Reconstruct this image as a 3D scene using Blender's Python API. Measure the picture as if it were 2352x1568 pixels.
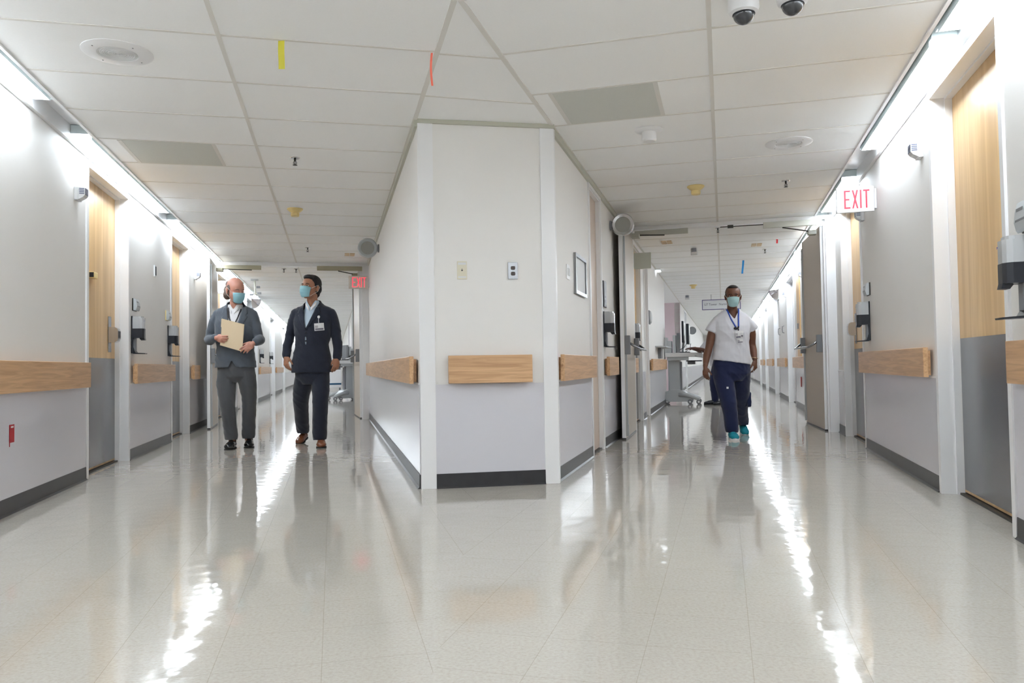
import bpy, bmesh, math, random
from math import sin, cos, pi, radians, atan2, sqrt
from mathutils import Vector, Matrix, noise

for _o in list(bpy.data.objects):
    bpy.data.objects.remove(_o)
SC = bpy.context.scene
COL = SC.collection
random.seed(7)

# ------------------------------------------------------------------ camera
CAM_H = 0.8704
cam_data = bpy.data.cameras.new('camera')
cam_data.sensor_width = 36.0
cam_data.lens = 1772.47 * 36.0 / 2352.0
cam_data.clip_start = 0.05
cam_data.clip_end = 300
cam = bpy.data.objects.new('camera', cam_data)
COL.objects.link(cam)
_p, _r = 0.0314, -0.0158
_fw = Vector((0, cos(_p), sin(_p)))
_up0 = Vector((0, -sin(_p), cos(_p)))
_rt0 = Vector((1, 0, 0))
_rt = cos(_r) * _rt0 + sin(_r) * _up0
_up = -sin(_r) * _rt0 + cos(_r) * _up0
cam.matrix_world = Matrix(((_rt.x, _up.x, -_fw.x, 0), (_rt.y, _up.y, -_fw.y, 0), (_rt.z, _up.z, -_fw.z, CAM_H), (0, 0, 0, 1)))
SC.camera = cam

# ------------------------------------------------------------------ world, exposure
world = bpy.data.worlds.new('world')
SC.world = world
world.use_nodes = True
world.node_tree.nodes['Background'].inputs[0].default_value = (0.92, 0.95, 1.0, 1)
world.node_tree.nodes['Background'].inputs[1].default_value = 0.3
SC.view_settings.view_transform = 'Standard'
SC.view_settings.look = 'None'
SC.view_settings.gamma = 1
SC.view_settings.use_curve_mapping = False
SC.view_settings.exposure = 1.38
LAMP = 12.5           # strength of the fluorescent diffusers
SC.cycles.max_bounces = 12
SC.cycles.diffuse_bounces = 7
SC.cycles.glossy_bounces = 5
SC.cycles.transmission_bounces = 8
SC.cycles.caustics_reflective = False
SC.cycles.caustics_refractive = False
SC.cycles.sample_clamp_indirect = 6
SC.cycles.use_denoising = True

# ------------------------------------------------------------------ frame of the two corridors
AL, AR = -0.2283, 0.2669
CEIL = 2.666
L1, LC, LM, L2 = -1.969, -1.7465, -0.584, 0.6078
R1, RM, RC, R2 = -1.2144, -0.0314, 1.1202, 1.3553
ANG = {'L': AL, 'R': AR}
def W(c, s, off, z=0.0):
    a = ANG[c]
    return Vector((sin(a) * s + cos(a) * off, cos(a) * s - sin(a) * off, z))
def corr_matrix(c):
    return Matrix.Rotation(-ANG[c], 4, 'Z')

# ------------------------------------------------------------------ materials
def srgb(r, g, b):
    f = lambda v: (v / 255 / 12.92) if v / 255 <= 0.04045 else ((v / 255 + 0.055) / 1.055) ** 2.4
    return (f(r), f(g), f(b), 1)
MATS = {}
def mat(name, color, rough=0.5, metal=0.0, emis=None, estr=0.0, trans=0.0, spec=0.5, coat=0.0, noise_amt=0.0, noise_scale=8.0, bump=0.0, bump_scale=60.0, ior=1.45, sheen=0.0, alpha=1.0):
    m = bpy.data.materials.new(name); m.use_nodes = True
    nt = m.node_tree; b = nt.nodes['Principled BSDF']
    if isinstance(color, tuple) and max(color) > 1: color = srgb(*color[:3])
    if len(color) == 3: color = (*color, 1)
    b.inputs['Base Color'].default_value = color
    b.inputs['Roughness'].default_value = rough
    b.inputs['Metallic'].default_value = metal
    b.inputs['IOR'].default_value = ior
    b.inputs['Specular IOR Level'].default_value = spec
    b.inputs['Transmission Weight'].default_value = trans
    b.inputs['Coat Weight'].default_value = coat
    b.inputs['Sheen Weight'].default_value = sheen
    b.inputs['Alpha'].default_value = alpha
    if emis:
        e = srgb(*emis) if max(emis) > 1 else (*emis[:3], 1)
        b.inputs['Emission Color'].default_value = e
        b.inputs['Emission Strength'].default_value = estr
    tc = nt.nodes.new('ShaderNodeTexCoord')
    if noise_amt > 0:
        n = nt.nodes.new('ShaderNodeTexNoise'); n.inputs['Scale'].default_value = noise_scale; n.inputs['Detail'].default_value = 5
        nt.links.new(tc.outputs['Object'], n.inputs['Vector'])
        mx = nt.nodes.new('ShaderNodeMix'); mx.data_type = 'RGBA'
        mx.inputs[6].default_value = tuple(min(1, c * (1 - noise_amt)) for c in color[:3]) + (1,)
        mx.inputs[7].default_value = tuple(min(1, c * (1 + noise_amt)) for c in color[:3]) + (1,)
        nt.links.new(n.outputs['Fac'], mx.inputs[0]); nt.links.new(mx.outputs[2], b.inputs['Base Color'])
    if bump > 0:
        n2 = nt.nodes.new('ShaderNodeTexNoise'); n2.inputs['Scale'].default_value = bump_scale; n2.inputs['Detail'].default_value = 3
        nt.links.new(tc.outputs['Object'], n2.inputs['Vector'])
        bp = nt.nodes.new('ShaderNodeBump'); bp.inputs['Strength'].default_value = bump; bp.inputs['Distance'].default_value = 0.002
        nt.links.new(n2.outputs['Fac'], bp.inputs['Height']); nt.links.new(bp.outputs[0], b.inputs['Normal'])
    MATS[name] = m
    return m
def wood(name, c1, c2, rough=0.38, axis='X', stretch=14, scale=1.6, knots=False):
    m = bpy.data.materials.new(name); m.use_nodes = True
    nt = m.node_tree; b = nt.nodes['Principled BSDF']; b.inputs['Roughness'].default_value = rough
    tc = nt.nodes.new('ShaderNodeTexCoord'); mp = nt.nodes.new('ShaderNodeMapping')
    sc = [stretch, stretch, stretch]; sc['XYZ'.index(axis)] = 1.0
    mp.inputs['Scale'].default_value = [s * scale for s in sc]
    nt.links.new(tc.outputs['Object'], mp.inputs['Vector'])
    n = nt.nodes.new('ShaderNodeTexNoise'); n.inputs['Scale'].default_value = 1.0; n.inputs['Detail'].default_value = 8; n.inputs['Distortion'].default_value = 1.2
    nt.links.new(mp.outputs[0], n.inputs['Vector'])
    r = nt.nodes.new('ShaderNodeValToRGB')
    r.color_ramp.elements[0].position = 0.34; r.color_ramp.elements[0].color = srgb(*c1)
    r.color_ramp.elements[1].position = 0.66; r.color_ramp.elements[1].color = srgb(*c2)
    nt.links.new(n.outputs['Fac'], r.inputs[0])
    out = r.outputs[0]
    if knots:
        v = nt.nodes.new('ShaderNodeTexVoronoi'); v.inputs['Scale'].default_value = 5.0
        nt.links.new(tc.outputs['Object'], v.inputs['Vector'])
        r2 = nt.nodes.new('ShaderNodeValToRGB'); r2.color_ramp.elements[0].position = 0.0; r2.color_ramp.elements[0].color = (0.35, 0.2, 0.1, 1)
        r2.color_ramp.elements[1].position = 0.09; r2.color_ramp.elements[1].color = (1, 1, 1, 1)
        nt.links.new(v.outputs['Distance'], r2.inputs[0])
        mx = nt.nodes.new('ShaderNodeMix'); mx.data_type = 'RGBA'; mx.blend_type = 'MULTIPLY'; mx.inputs[0].default_value = 0.6
        nt.links.new(out, mx.inputs[6]); nt.links.new(r2.outputs[0], mx.inputs[7]); out = mx.outputs[2]
    nt.links.new(out, b.inputs['Base Color'])
    MATS[name] = m
    return m

M_WALL = mat('wall_paint', (228, 226, 223), 0.55, noise_amt=0.015, noise_scale=3, bump=0.12, bump_scale=260)
M_WAINS = mat('wainscot_laminate', (206, 205, 211), 0.16, noise_amt=0.015, noise_scale=2)
M_TRIM = mat('white_enamel', (231, 231, 232), 0.3)
M_TRIMG = mat('grey_green_trim', (186, 186, 172), 0.4)
M_CEIL = mat('ceiling_tile', (247, 248, 248), 0.85, noise_amt=0.02, noise_scale=90)
M_TBAR = mat('ceiling_grid_metal', (223, 221, 216), 0.7)
M_SLOT_SHADE = mat('slot_shade', (96, 94, 84), 0.8)
M_BASE = mat('black_vinyl_base', (52, 52, 54), 0.32, noise_amt=0.25, noise_scale=14)
M_STEEL = mat('brushed_steel', (150, 151, 154), 0.27, metal=1.0, noise_amt=0.06, noise_scale=5)
M_CHROME = mat('satin_chrome', (205, 205, 206), 0.16, metal=1.0)
M_HOUS = mat('lamp_housing_metal', (198, 208, 208), 0.35)
M_LAMP = mat('lamp_diffuser', (240, 242, 246), 0.4, emis=(0.85, 0.926, 1.0), estr=LAMP)
M_RAIL = wood('handrail_beech', (184, 144, 104), (214, 174, 132), 0.33, 'X', 20, 2.0, knots=True)
M_DOORW = wood('maple_door_veneer', (198, 160, 108), (222, 188, 138), 0.35, 'Z', 16, 0.5)
M_PINKD = mat('pinkish_door_paint', (205, 188, 174), 0.45)
M_LEAF = mat('beige_fire_door_paint', (188, 178, 166), 0.4)
M_BLACK = mat('black_plastic', (34, 37, 44), 0.3)
M_DARK = mat('dark_bronze', (60, 58, 54), 0.4, metal=0.6)
M_CLEAR = mat('clear_plastic', (232, 234, 236), 0.1, trans=0.45, ior=1.2)
M_PLAST = mat('white_plastic', (214, 215, 216), 0.35)
M_GREYP = mat('light_grey_plastic', (176, 180, 182), 0.38)
M_MIDG = mat('mid_grey_plastic', (124, 126, 130), 0.4)
M_SLATE = mat('slate_blue_grille', (92, 98, 122), 0.4)
M_PANEL = mat('grey_ceiling_panel', (207, 209, 203), 0.7, noise_amt=0.05, noise_scale=160)
M_YELL = mat('yellowed_plastic', (226, 204, 142), 0.4)
M_BEIGE = mat('beige_plastic', (210, 186, 150), 0.5)
M_CREAM = mat('cream_plastic', (214, 208, 188), 0.4)
M_RED = mat('red_paint', (170, 22, 34), 0.4)
M_PAPER = mat('white_paper', (226, 228, 230), 0.6)
M_PINKW = mat('pink_tinted_wall', (226, 208, 214), 0.6)
M_GLASSG = mat('grey_lens', (158, 158, 152), 0.25, coat=0.5)
M_MIRROR = mat('convex_mirror', (235, 232, 236), 0.03, metal=1.0)

def floor_mat(name, ang, ox, oy):
    m = bpy.data.materials.new(name); m.use_nodes = True
    nt = m.node_tree; b = nt.nodes['Principled BSDF']; L = nt.links
    geo = nt.nodes.new('ShaderNodeNewGeometry')
    mp = nt.nodes.new('ShaderNodeMapping'); mp.vector_type = 'POINT'
    mp.inputs['Rotation'].default_value = (0, 0, ang); mp.inputs['Location'].default_value = (ox, oy, 0)
    L.new(geo.outputs['Position'], mp.inputs['Vector'])
    br = nt.nodes.new('ShaderNodeTexBrick'); br.offset = 0.0; br.squash = 1.0
    br.inputs['Scale'].default_value = 1.0; br.inputs['Brick Width'].default_value = 0.3105; br.inputs['Row Height'].default_value = 0.3105
    br.inputs['Mortar Size'].default_value = 0.0010; br.inputs['Mortar Smooth'].default_value = 0.2
    br.inputs['Color1'].default_value = (1, 1, 1, 1); br.inputs['Color2'].default_value = (0.985, 0.985, 0.985, 1); br.inputs['Mortar'].default_value = (0.78, 0.76, 0.72, 1)
    L.new(mp.outputs[0], br.inputs['Vector'])
    n = nt.nodes.new('ShaderNodeTexNoise'); n.inputs['Scale'].default_value = 85; n.inputs['Detail'].default_value = 4; n.inputs['Roughness'].default_value = 0.65
    L.new(geo.outputs['Position'], n.inputs['Vector'])
    r = nt.nodes.new('ShaderNodeValToRGB'); cr = r.color_ramp
    cr.elements[0].position = 0.32; cr.elements[0].color = srgb(170, 163, 151)
    cr.elements[1].position = 0.5; cr.elements[1].color = srgb(178, 172, 163)
    e = cr.elements.new(0.68); e.color = srgb(183, 178, 169)
    L.new(n.outputs['Fac'], r.inputs[0])
    mx = nt.nodes.new('ShaderNodeMix'); mx.data_type = 'RGBA'; mx.blend_type = 'MULTIPLY'; mx.inputs[0].default_value = 1
    L.new(r.outputs[0], mx.inputs[6]); L.new(br.outputs[0], mx.inputs[7]); L.new(mx.outputs[2], b.inputs['Base Color'])
    n3 = nt.nodes.new('ShaderNodeTexNoise'); n3.inputs['Scale'].default_value = 2.2; n3.inputs['Detail'].default_value = 2
    L.new(geo.outputs['Position'], n3.inputs['Vector'])
    mr = nt.nodes.new('ShaderNodeMapRange'); mr.inputs['To Min'].default_value = 0.03; mr.inputs['To Max'].default_value = 0.075
    L.new(n3.outputs['Fac'], mr.inputs['Value']); L.new(mr.outputs[0], b.inputs['Roughness'])
    # wax waviness: stretched ripples plus slight tile unevenness
    n2 = nt.nodes.new('ShaderNodeTexNoise'); n2.inputs['Scale'].default_value = 8.0; n2.inputs['Detail'].default_value = 1.5
    L.new(geo.outputs['Position'], n2.inputs['Vector'])
    bp = nt.nodes.new('ShaderNodeBump'); bp.inputs['Strength'].default_value = 1.0; bp.inputs['Distance'].default_value = 0.0013
    L.new(n2.outputs['Fac'], bp.inputs['Height'])
    bp2 = nt.nodes.new('ShaderNodeBump'); bp2.inputs['Strength'].default_value = 0.35; bp2.inputs['Distance'].default_value = 0.0006
    L.new(br.outputs['Fac'], bp2.inputs['Height']); bp2.invert = True
    L.new(bp.outputs[0], bp2.inputs['Normal']); L.new(bp2.outputs[0], b.inputs['Normal'])
    b.inputs['Specular IOR Level'].default_value = 0.6
    b.inputs['IOR'].default_value = 1.5
    return m
M_FLL = floor_mat('vinyl_tile_floor_a', AL, 0.35, 0.1)
M_FLR = floor_mat('vinyl_tile_floor_b', AR, 0.25, 0.05)

# ------------------------------------------------------------------ mesh helpers
class MB:
    """collects geometry of ONE mesh"""
    def __init__(s): s.bm = bmesh.new()
    def box(s, x0, x1, y0, y1, z0, z1, M=None, bev=0.0):
        vs = [s.bm.verts.new(v) for v in ((x0, y0, z0), (x1, y0, z0), (x1, y1, z0), (x0, y1, z0), (x0, y0, z1), (x1, y0, z1), (x1, y1, z1), (x0, y1, z1))]
        fs = [s.bm.faces.new([vs[i] for i in q]) for q in ((0, 3, 2, 1), (4, 5, 6, 7), (0, 1, 5, 4), (1, 2, 6, 5), (2, 3, 7, 6), (3, 0, 4, 7))]
        if bev > 0:
            es = list({e for f in fs for e in f.edges})
            r = bmesh.ops.bevel(s.bm, geom=es, offset=bev, segments=2, affect='EDGES', profile=0.6)
            vs = list({v for f in r['faces'] for v in f.verts} | {v for v in vs if v.is_valid})
        if M is not None:
            for v in vs: v.co = M @ v.co
        return s
    def tube(s, pts, rad, seg=10, caps=True, flat=1.0):
        pts = [Vector(p) for p in pts]; n = len(pts)
        rads = rad if isinstance(rad, (list, tuple)) else [rad] * n
        rings = []; up = Vector((0, 0, 1))
        for i, p in enumerate(pts):
            d = (pts[min(i + 1, n - 1)] - pts[max(i - 1, 0)]).normalized()
            if i == 0:
                a = up if abs(d.dot(up)) < 0.95 else Vector((0, 1, 0))
                x = d.cross(a).normalized()
            else:
                x = (x - d * x.dot(d)).normalized()
            y = d.cross(x)
            rings.append([s.bm.verts.new(p + rads[i] * (cos(2 * pi * k / seg) * x + flat * sin(2 * pi * k / seg) * y)) for k in range(seg)])
        for a, b in zip(rings, rings[1:]):
            for k in range(seg): s.bm.faces.new((a[k], a[(k + 1) % seg], b[(k + 1) % seg], b[k]))
        if caps:
            s.bm.faces.new(rings[0][::-1]); s.bm.faces.new(rings[-1])
        return s
    def lathe(s, prof, seg=24, M=None, a0=0.0, a1=2 * pi):
        full = abs(a1 - a0 - 2 * pi) < 1e-6; n = seg if full else seg + 1
        rings = []; new = []
        for r, z in prof:
            if r < 1e-6:
                v = s.bm.verts.new((0, 0, z)); rings.append([v]); new.append(v)
            else:
                R = [s.bm.verts.new((r * cos(a0 + (a1 - a0) * k / seg), r * sin(a0 + (a1 - a0) * k / seg), z)) for k in range(n)]
                rings.append(R); new += R
        for a, b in zip(rings, rings[1:]):
            for k in range(seg if full else seg):
                k2 = (k + 1) % n
                q = [a[k % len(a)], a[k2 % len(a)], b[k2 % len(b)], b[k % len(b)]]
                if len(a) == 1: q = [a[0], b[k2], b[k]]
                elif len(b) == 1: q = [a[k], a[k2], b[0]]
                try: s.bm.faces.new(q)
                except ValueError: pass
        if M is not None:
            for v in new: v.co = M @ v.co
        return s
    def prism(s, poly, h0, h1, M=None, axis='z'):
        """poly: 2D outline; extruded between h0 and h1 along axis"""
        def P(a, b, h):
            return {'z': (a, b, h), 'y': (a, h, b), 'x': (h, a, b)}[axis]
        A = [s.bm.verts.new(P(a, b, h0)) for a, b in poly]; B = [s.bm.verts.new(P(a, b, h1)) for a, b in poly]
        n = len(poly)
        s.bm.faces.new(A[::-1]); s.bm.faces.new(B)
        for i in range(n): s.bm.faces.new((A[i], A[(i + 1) % n], B[(i + 1) % n], B[i]))
        if M is not None:
            for v in A + B: v.co = M @ v.co
        return s
    def ell(s, c, r, seg=16, rings=10, M=None):
        T = Matrix.Translation(Vector(c)) @ Matrix.Diagonal((r[0], r[1], r[2], 1))
        if M is not None: T = Matrix.Translation(Vector(c)) @ M @ Matrix.Diagonal((r[0], r[1], r[2], 1))
        s.lathe([(sin(pi * i / rings) if 0 < i < rings else 0, -cos(pi * i / rings)) for i in range(rings + 1)], seg, T)
        return s
    def loft(s, secs, seg=24, caps=True):
        """secs: list of (center, rx, ry[, yaw, power]) horizontal rings"""
        rings = []
        for sec in secs:
            c, rx, ry = Vector(sec[0]), sec[1], sec[2]
            yaw = sec[3] if len(sec) > 3 else 0; pw = sec[4] if len(sec) > 4 else 2.0
            R = []
            for k in range(seg):
                t = 2 * pi * k / seg; ct, st = cos(t), sin(t)
                x = rx * math.copysign(abs(ct) ** (2 / pw), ct); y = ry * math.copysign(abs(st) ** (2 / pw), st)
                R.append(s.bm.verts.new(c + Vector((x * cos(yaw) - y * sin(yaw), x * sin(yaw) + y * cos(yaw), 0))))
            rings.append(R)
        for a, b in zip(rings, rings[1:]):
            for k in range(seg): s.bm.faces.new((a[k], a[(k + 1) % seg], b[(k + 1) % seg], b[k]))
        if caps: s.bm.faces.new(rings[0][::-1]); s.bm.faces.new(rings[-1])
        return s
    def done(s, name, m, parent=None, smooth=False, angle=None, matrix=None):
        bmesh.ops.recalc_face_normals(s.bm, faces=s.bm.faces)
        me = bpy.data.meshes.new(name); s.bm.to_mesh(me); s.bm.free()
        for mm in (m if isinstance(m, (list, tuple)) else [m]): me.materials.append(mm)
        if smooth:
            for p in me.polygons: p.use_smooth = True
            if angle is not None:
                try: me.set_sharp_from_angle(angle=radians(angle))
                except Exception: pass
        o = bpy.data.objects.new(name, me); COL.objects.link(o)
        if parent is not None: o.parent = parent
        if matrix is not None: o.matrix_world = matrix
        return o
def tag(o, label, cat, group=None, kind=None):
    if label: o['label'] = label
    if cat: o['category'] = cat
    if group: o['group'] = group
    if kind: o['kind'] = kind
    return o
def thing(name, label, cat, loc, rotz=0.0, group=None):
    o = bpy.data.objects.new(name, None); o.empty_display_size = 0.1; COL.objects.link(o)
    o.location = loc; o.rotation_euler = (0, 0, rotz)
    return tag(o, label, cat, group)
def struct(o, label=None):
    o['kind'] = 'structure'
    if label: o['label'] = label
    return o
def copy_tree(o, parent=None):
    c = o.copy(); COL.objects.link(c)
    if parent is not None: c.parent = parent
    for ch in list(o.children): copy_tree(ch, c)
    return c
def relabel(o, label, group=None):
    o['label'] = label
    if group: o['group'] = group
    return o
# wall frames: local x = to the right seen from the corridor, -y = out of the wall, z = up
def wall_rot(w):
    a = ANG[w[0]]
    return pi / 2 - a if w in ('L1', 'R1') else -(pi / 2 + a)
OFFW = {'L1': L1, 'L2': L2, 'R1': R1, 'R2': R2}
def wl(w, s, z=0.0, out=0.0):
    sg = 1 if w in ('L1', 'R1') else -1
    return W(w[0], s, OFFW[w] + sg * out, z)
CL = Vector((-.654, 5.542, 0)); CR = Vector((.3273, 5.7265, 0))
CU = (CR - CL).normalized(); CROT = atan2(CU.y, CU.x)
def text_mesh(s, size, m, name, parent, loc, rot=(pi / 2, 0, 0), depth=0.0008, align='CENTER', spacing=1.0, width=None, height=None, bold=0.0, kind_label=None):
    cu = bpy.data.curves.new(name, 'FONT'); cu.body = s; cu.size = size; cu.align_x = align; cu.align_y = 'CENTER'
    cu.extrude = depth; cu.space_character = spacing; cu.offset = bold
    t = bpy.data.objects.new('tmp', cu); COL.objects.link(t)
    bpy.context.view_layer.update()
    me = bpy.data.meshes.new_from_object(t.evaluated_get(bpy.context.evaluated_depsgraph_get()))
    bpy.data.objects.remove(t); bpy.data.curves.remove(cu)
    xs = [v.co.x for v in me.vertices]; ys = [v.co.y for v in me.vertices]
    if width:
        k = width / (max(xs) - min(xs)); 
        for v in me.vertices: v.co.x *= k
    if height:
        k = height / (max(ys) - min(ys)); cy = (max(ys) + min(ys)) / 2
        for v in me.vertices: v.co.y = (v.co.y - cy) * k
    me.materials.clear(); me.materials.append(m); me.name = name
    o = bpy.data.objects.new(name, me); COL.objects.link(o); o.parent = parent; o.location = loc; o.rotation_euler = rot
    return o
# ================================================================== SETTING
END = 52.0
APEX = (-0.240, 3.725)
def lp(c, s, off): v = W(c, s, off); return (v.x, v.y)
# ---- floor: one mesh, tiles laid along either corridor on the two sides of the junction line
mb = MB()
bm = mb.bm
def poly(bm, pts, z, mi=0, flip=False):
    vs = [bm.verts.new((x, y, z)) for x, y in pts]
    if flip: vs = vs[::-1]
    f = bm.faces.new(vs); f.material_index = mi
    return f
zf = 0.0
poly(bm, [(-0.24, -3.2), (-0.24, 6.2), lp('L', 6.2, L2 + 0.3), lp('L', END, L2 + 3.5), lp('L', END, L1 - 0.4), lp('L', -3.2, L1 - 0.4)], zf, 0)
poly(bm, [(-0.24, -3.2), lp('R', -3.2, R2 + 0.4), lp('R', END, R2 + 0.4), lp('R', END, R1 - 3.5), lp('R', 6.4, R1 - 0.3), (-0.24, 6.2)], zf, 1)
me = bpy.data.meshes.new('floor'); bm.to_mesh(me); bm.free(); me.materials.append(M_FLL); me.materials.append(M_FLR)
fl = bpy.data.objects.new('floor', me); COL.objects.link(fl)
struct(fl)
# ---- ceiling
mb = MB(); bm = mb.bm
poly(bm, [(-0.24, -3.0), lp('L', -2.6, LC), lp('L', END, LC), lp('L', END, L2), APEX], CEIL, 0, True)
poly(bm, [(-0.24, -3.0), APEX, lp('R', END, R1), lp('R', END, RC), lp('R', -2.6, RC)], CEIL, 0, True)
poly(bm, [APEX, lp('L', 6.6, L2), lp('R', 6.8, R1)], CEIL, 0, True)
# nursing-station bay ceiling
poly(bm, [lp('R', 16.9, R1), lp('R', 23.4, R1), lp('R', 23.4, R1 - 3.4), lp('R', 16.9, R1 - 3.4)], CEIL, 0)
me = bpy.data.meshes.new('ceiling'); bm.normal_update(); bm.to_mesh(me); bm.free(); me.materials.append(M_CEIL)
ce = bpy.data.objects.new('ceiling', me); COL.objects.link(ce); struct(ce)
# ceiling grid tees (one structure per corridor)
CC = 0.0035
def tee(mb, c, s0, s1, o0, o1):
    mb.box(o0, o1, s0, s1, CEIL - CC, CEIL + 0.01)
for c, M0, OE, mid, other in (('L', 4.3253, LC, LM, L2), ('R', 4.2359, RC, RM, R1)):
    mb = MB()
    mb.box(mid - 0.0125, mid + 0.0125, -2.4 if c == 'R' else -1.5, END, CEIL - CC, CEIL + 0.01)
    lo, hi = min(OE, other), max(OE, other)
    k = -8
    while M0 + k * 0.7015 < END:
        s = M0 + k * 0.7015; k += 1
        if s < -1.5: continue
        a, b = lo, hi
        if s < 3.85:                      # clip at the line where the two grids meet (x = -0.24)
            d = (-0.24 - sin(ANG[c]) * s) / cos(ANG[c])
            if c == 'L': b = min(b, d)
            else: a = max(a, d)
        if b - a < 0.1: continue
        mb.box(a, b, s - 0.010, s + 0.010, CEIL - CC + 0.001, CEIL + 0.01)
    # wall-side angle of the plain side
    sg = -1 if c == 'L' else 1
    s0 = 3.68 if c == 'L' else 3.53
    e0, e1 = sorted((other, other + sg * 0.03))
    mb.box(e0, e1, s0, END, CEIL - 0.006, CEIL + 0.01)
    o = mb.done('trim_ceiling_grid', M_TBAR, matrix=corr_matrix(c)); struct(o)
# wedge grid lines
mb = MB()
def wline(p, q, w=0.01):
    p, q = Vector((*p, 0)), Vector((*q, 0)); d = (q - p).normalized(); n = Vector((-d.y, d.x, 0)) * w
    z0, z1 = CEIL - 0.0025, CEIL + 0.01
    A = [mb.bm.verts.new((v.x, v.y, z)) for z in (z0, z1) for v in (p - n, q - n, q + n, p + n)]
    for f in ((0, 1, 2, 3), (7, 6, 5, 4), (0, 4, 5, 1), (1, 5, 6, 2), (2, 6, 7, 3), (3, 7, 4, 0)): mb.bm.faces.new([A[i] for i in f])
wline(lp('L', 4.35, L2), lp('R', 4.29, R1)); wline(lp('L', 5.05, L2), lp('R', 5.11, R1))
struct(mb.done('trim_ceiling_wedge', M_TBAR))
# shadow-gap moulding over the plain walls
for w, s0, s1 in (('L2', 5.54, 13.3), ('R1', 5.66, 10.05)):
    sg = -1 if w == 'L2' else 1
    mb = MB(); e = sorted((OFFW[w], OFFW[w] + sg * 0.022)); mb.box(e[0], e[1], s0, s1, CEIL - 0.055, CEIL - 0.001)
    struct(mb.done('trim_cornice', M_TRIMG, matrix=corr_matrix(w[0])))
mb = MB(); mb.box(-0.01, 1.008, -0.022, 0, CEIL - 0.03, CEIL - 0.001)
struct(mb.done('trim_cornice', M_TRIMG, matrix=Matrix.Translation(CL) @ Matrix.Rotation(CROT, 4, 'Z')))

# ---- walls with door openings
TH = 0.16
DH = 2.575         # opening height
WAINZ = 0.745
door_i = [0]
def wall_seg(w, s0, s1, name, base=True, top=CEIL + 0.12, paint=None):
    c = w[0]; off = OFFW[w]; out = 1 if w in ('L1', 'R1') else -1
    e = sorted((off, off - out * TH))
    mb = MB(); mb.box(e[0], e[1], s0, s1, 0, top)
    o = struct(mb.done(name, paint or M_WALL, matrix=corr_matrix(c)))
    mb = MB(); e = sorted((off + out * 0.001, off + out * 0.006)); mb.box(e[0], e[1], s0 + 0.002, s1 - 0.002, 0.1, WAINZ)
    k = s0 + 1.2
    o2 = mb.done('wainscot', M_WAINS, parent=o); 
    mb = MB(); e = sorted((off + out * 0.001, off + out * 0.010)); mb.box(e[0], e[1], s0 + 0.002, s1 - 0.002, WAINZ, WAINZ + 0.012)
    mb.done('wainscot_cap', M_TRIM, parent=o)
    if base:
        e = sorted((off + out * 0.001, off + out * 0.012))
        mb = MB(); mb.prism([(off, 0.0), (off + out * 0.024, 0.0), (off + out * 0.012, 0.012), (off + out * 0.010, 0.104), (off, 0.104)], s0 + 0.003, s1 - 0.003, axis='y')
        b = mb.done('baseboard_' + {'L1': 'left', 'L2': 'left_inner', 'R1': 'right_inner', 'R2': 'right'}[w], M_BASE, matrix=corr_matrix(c)); struct(b)
    return o
NAMEW = {'L1': 'wall_left', 'L2': 'wall_left_inner', 'R1': 'wall_right_inner', 'R2': 'wall_right'}
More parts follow.
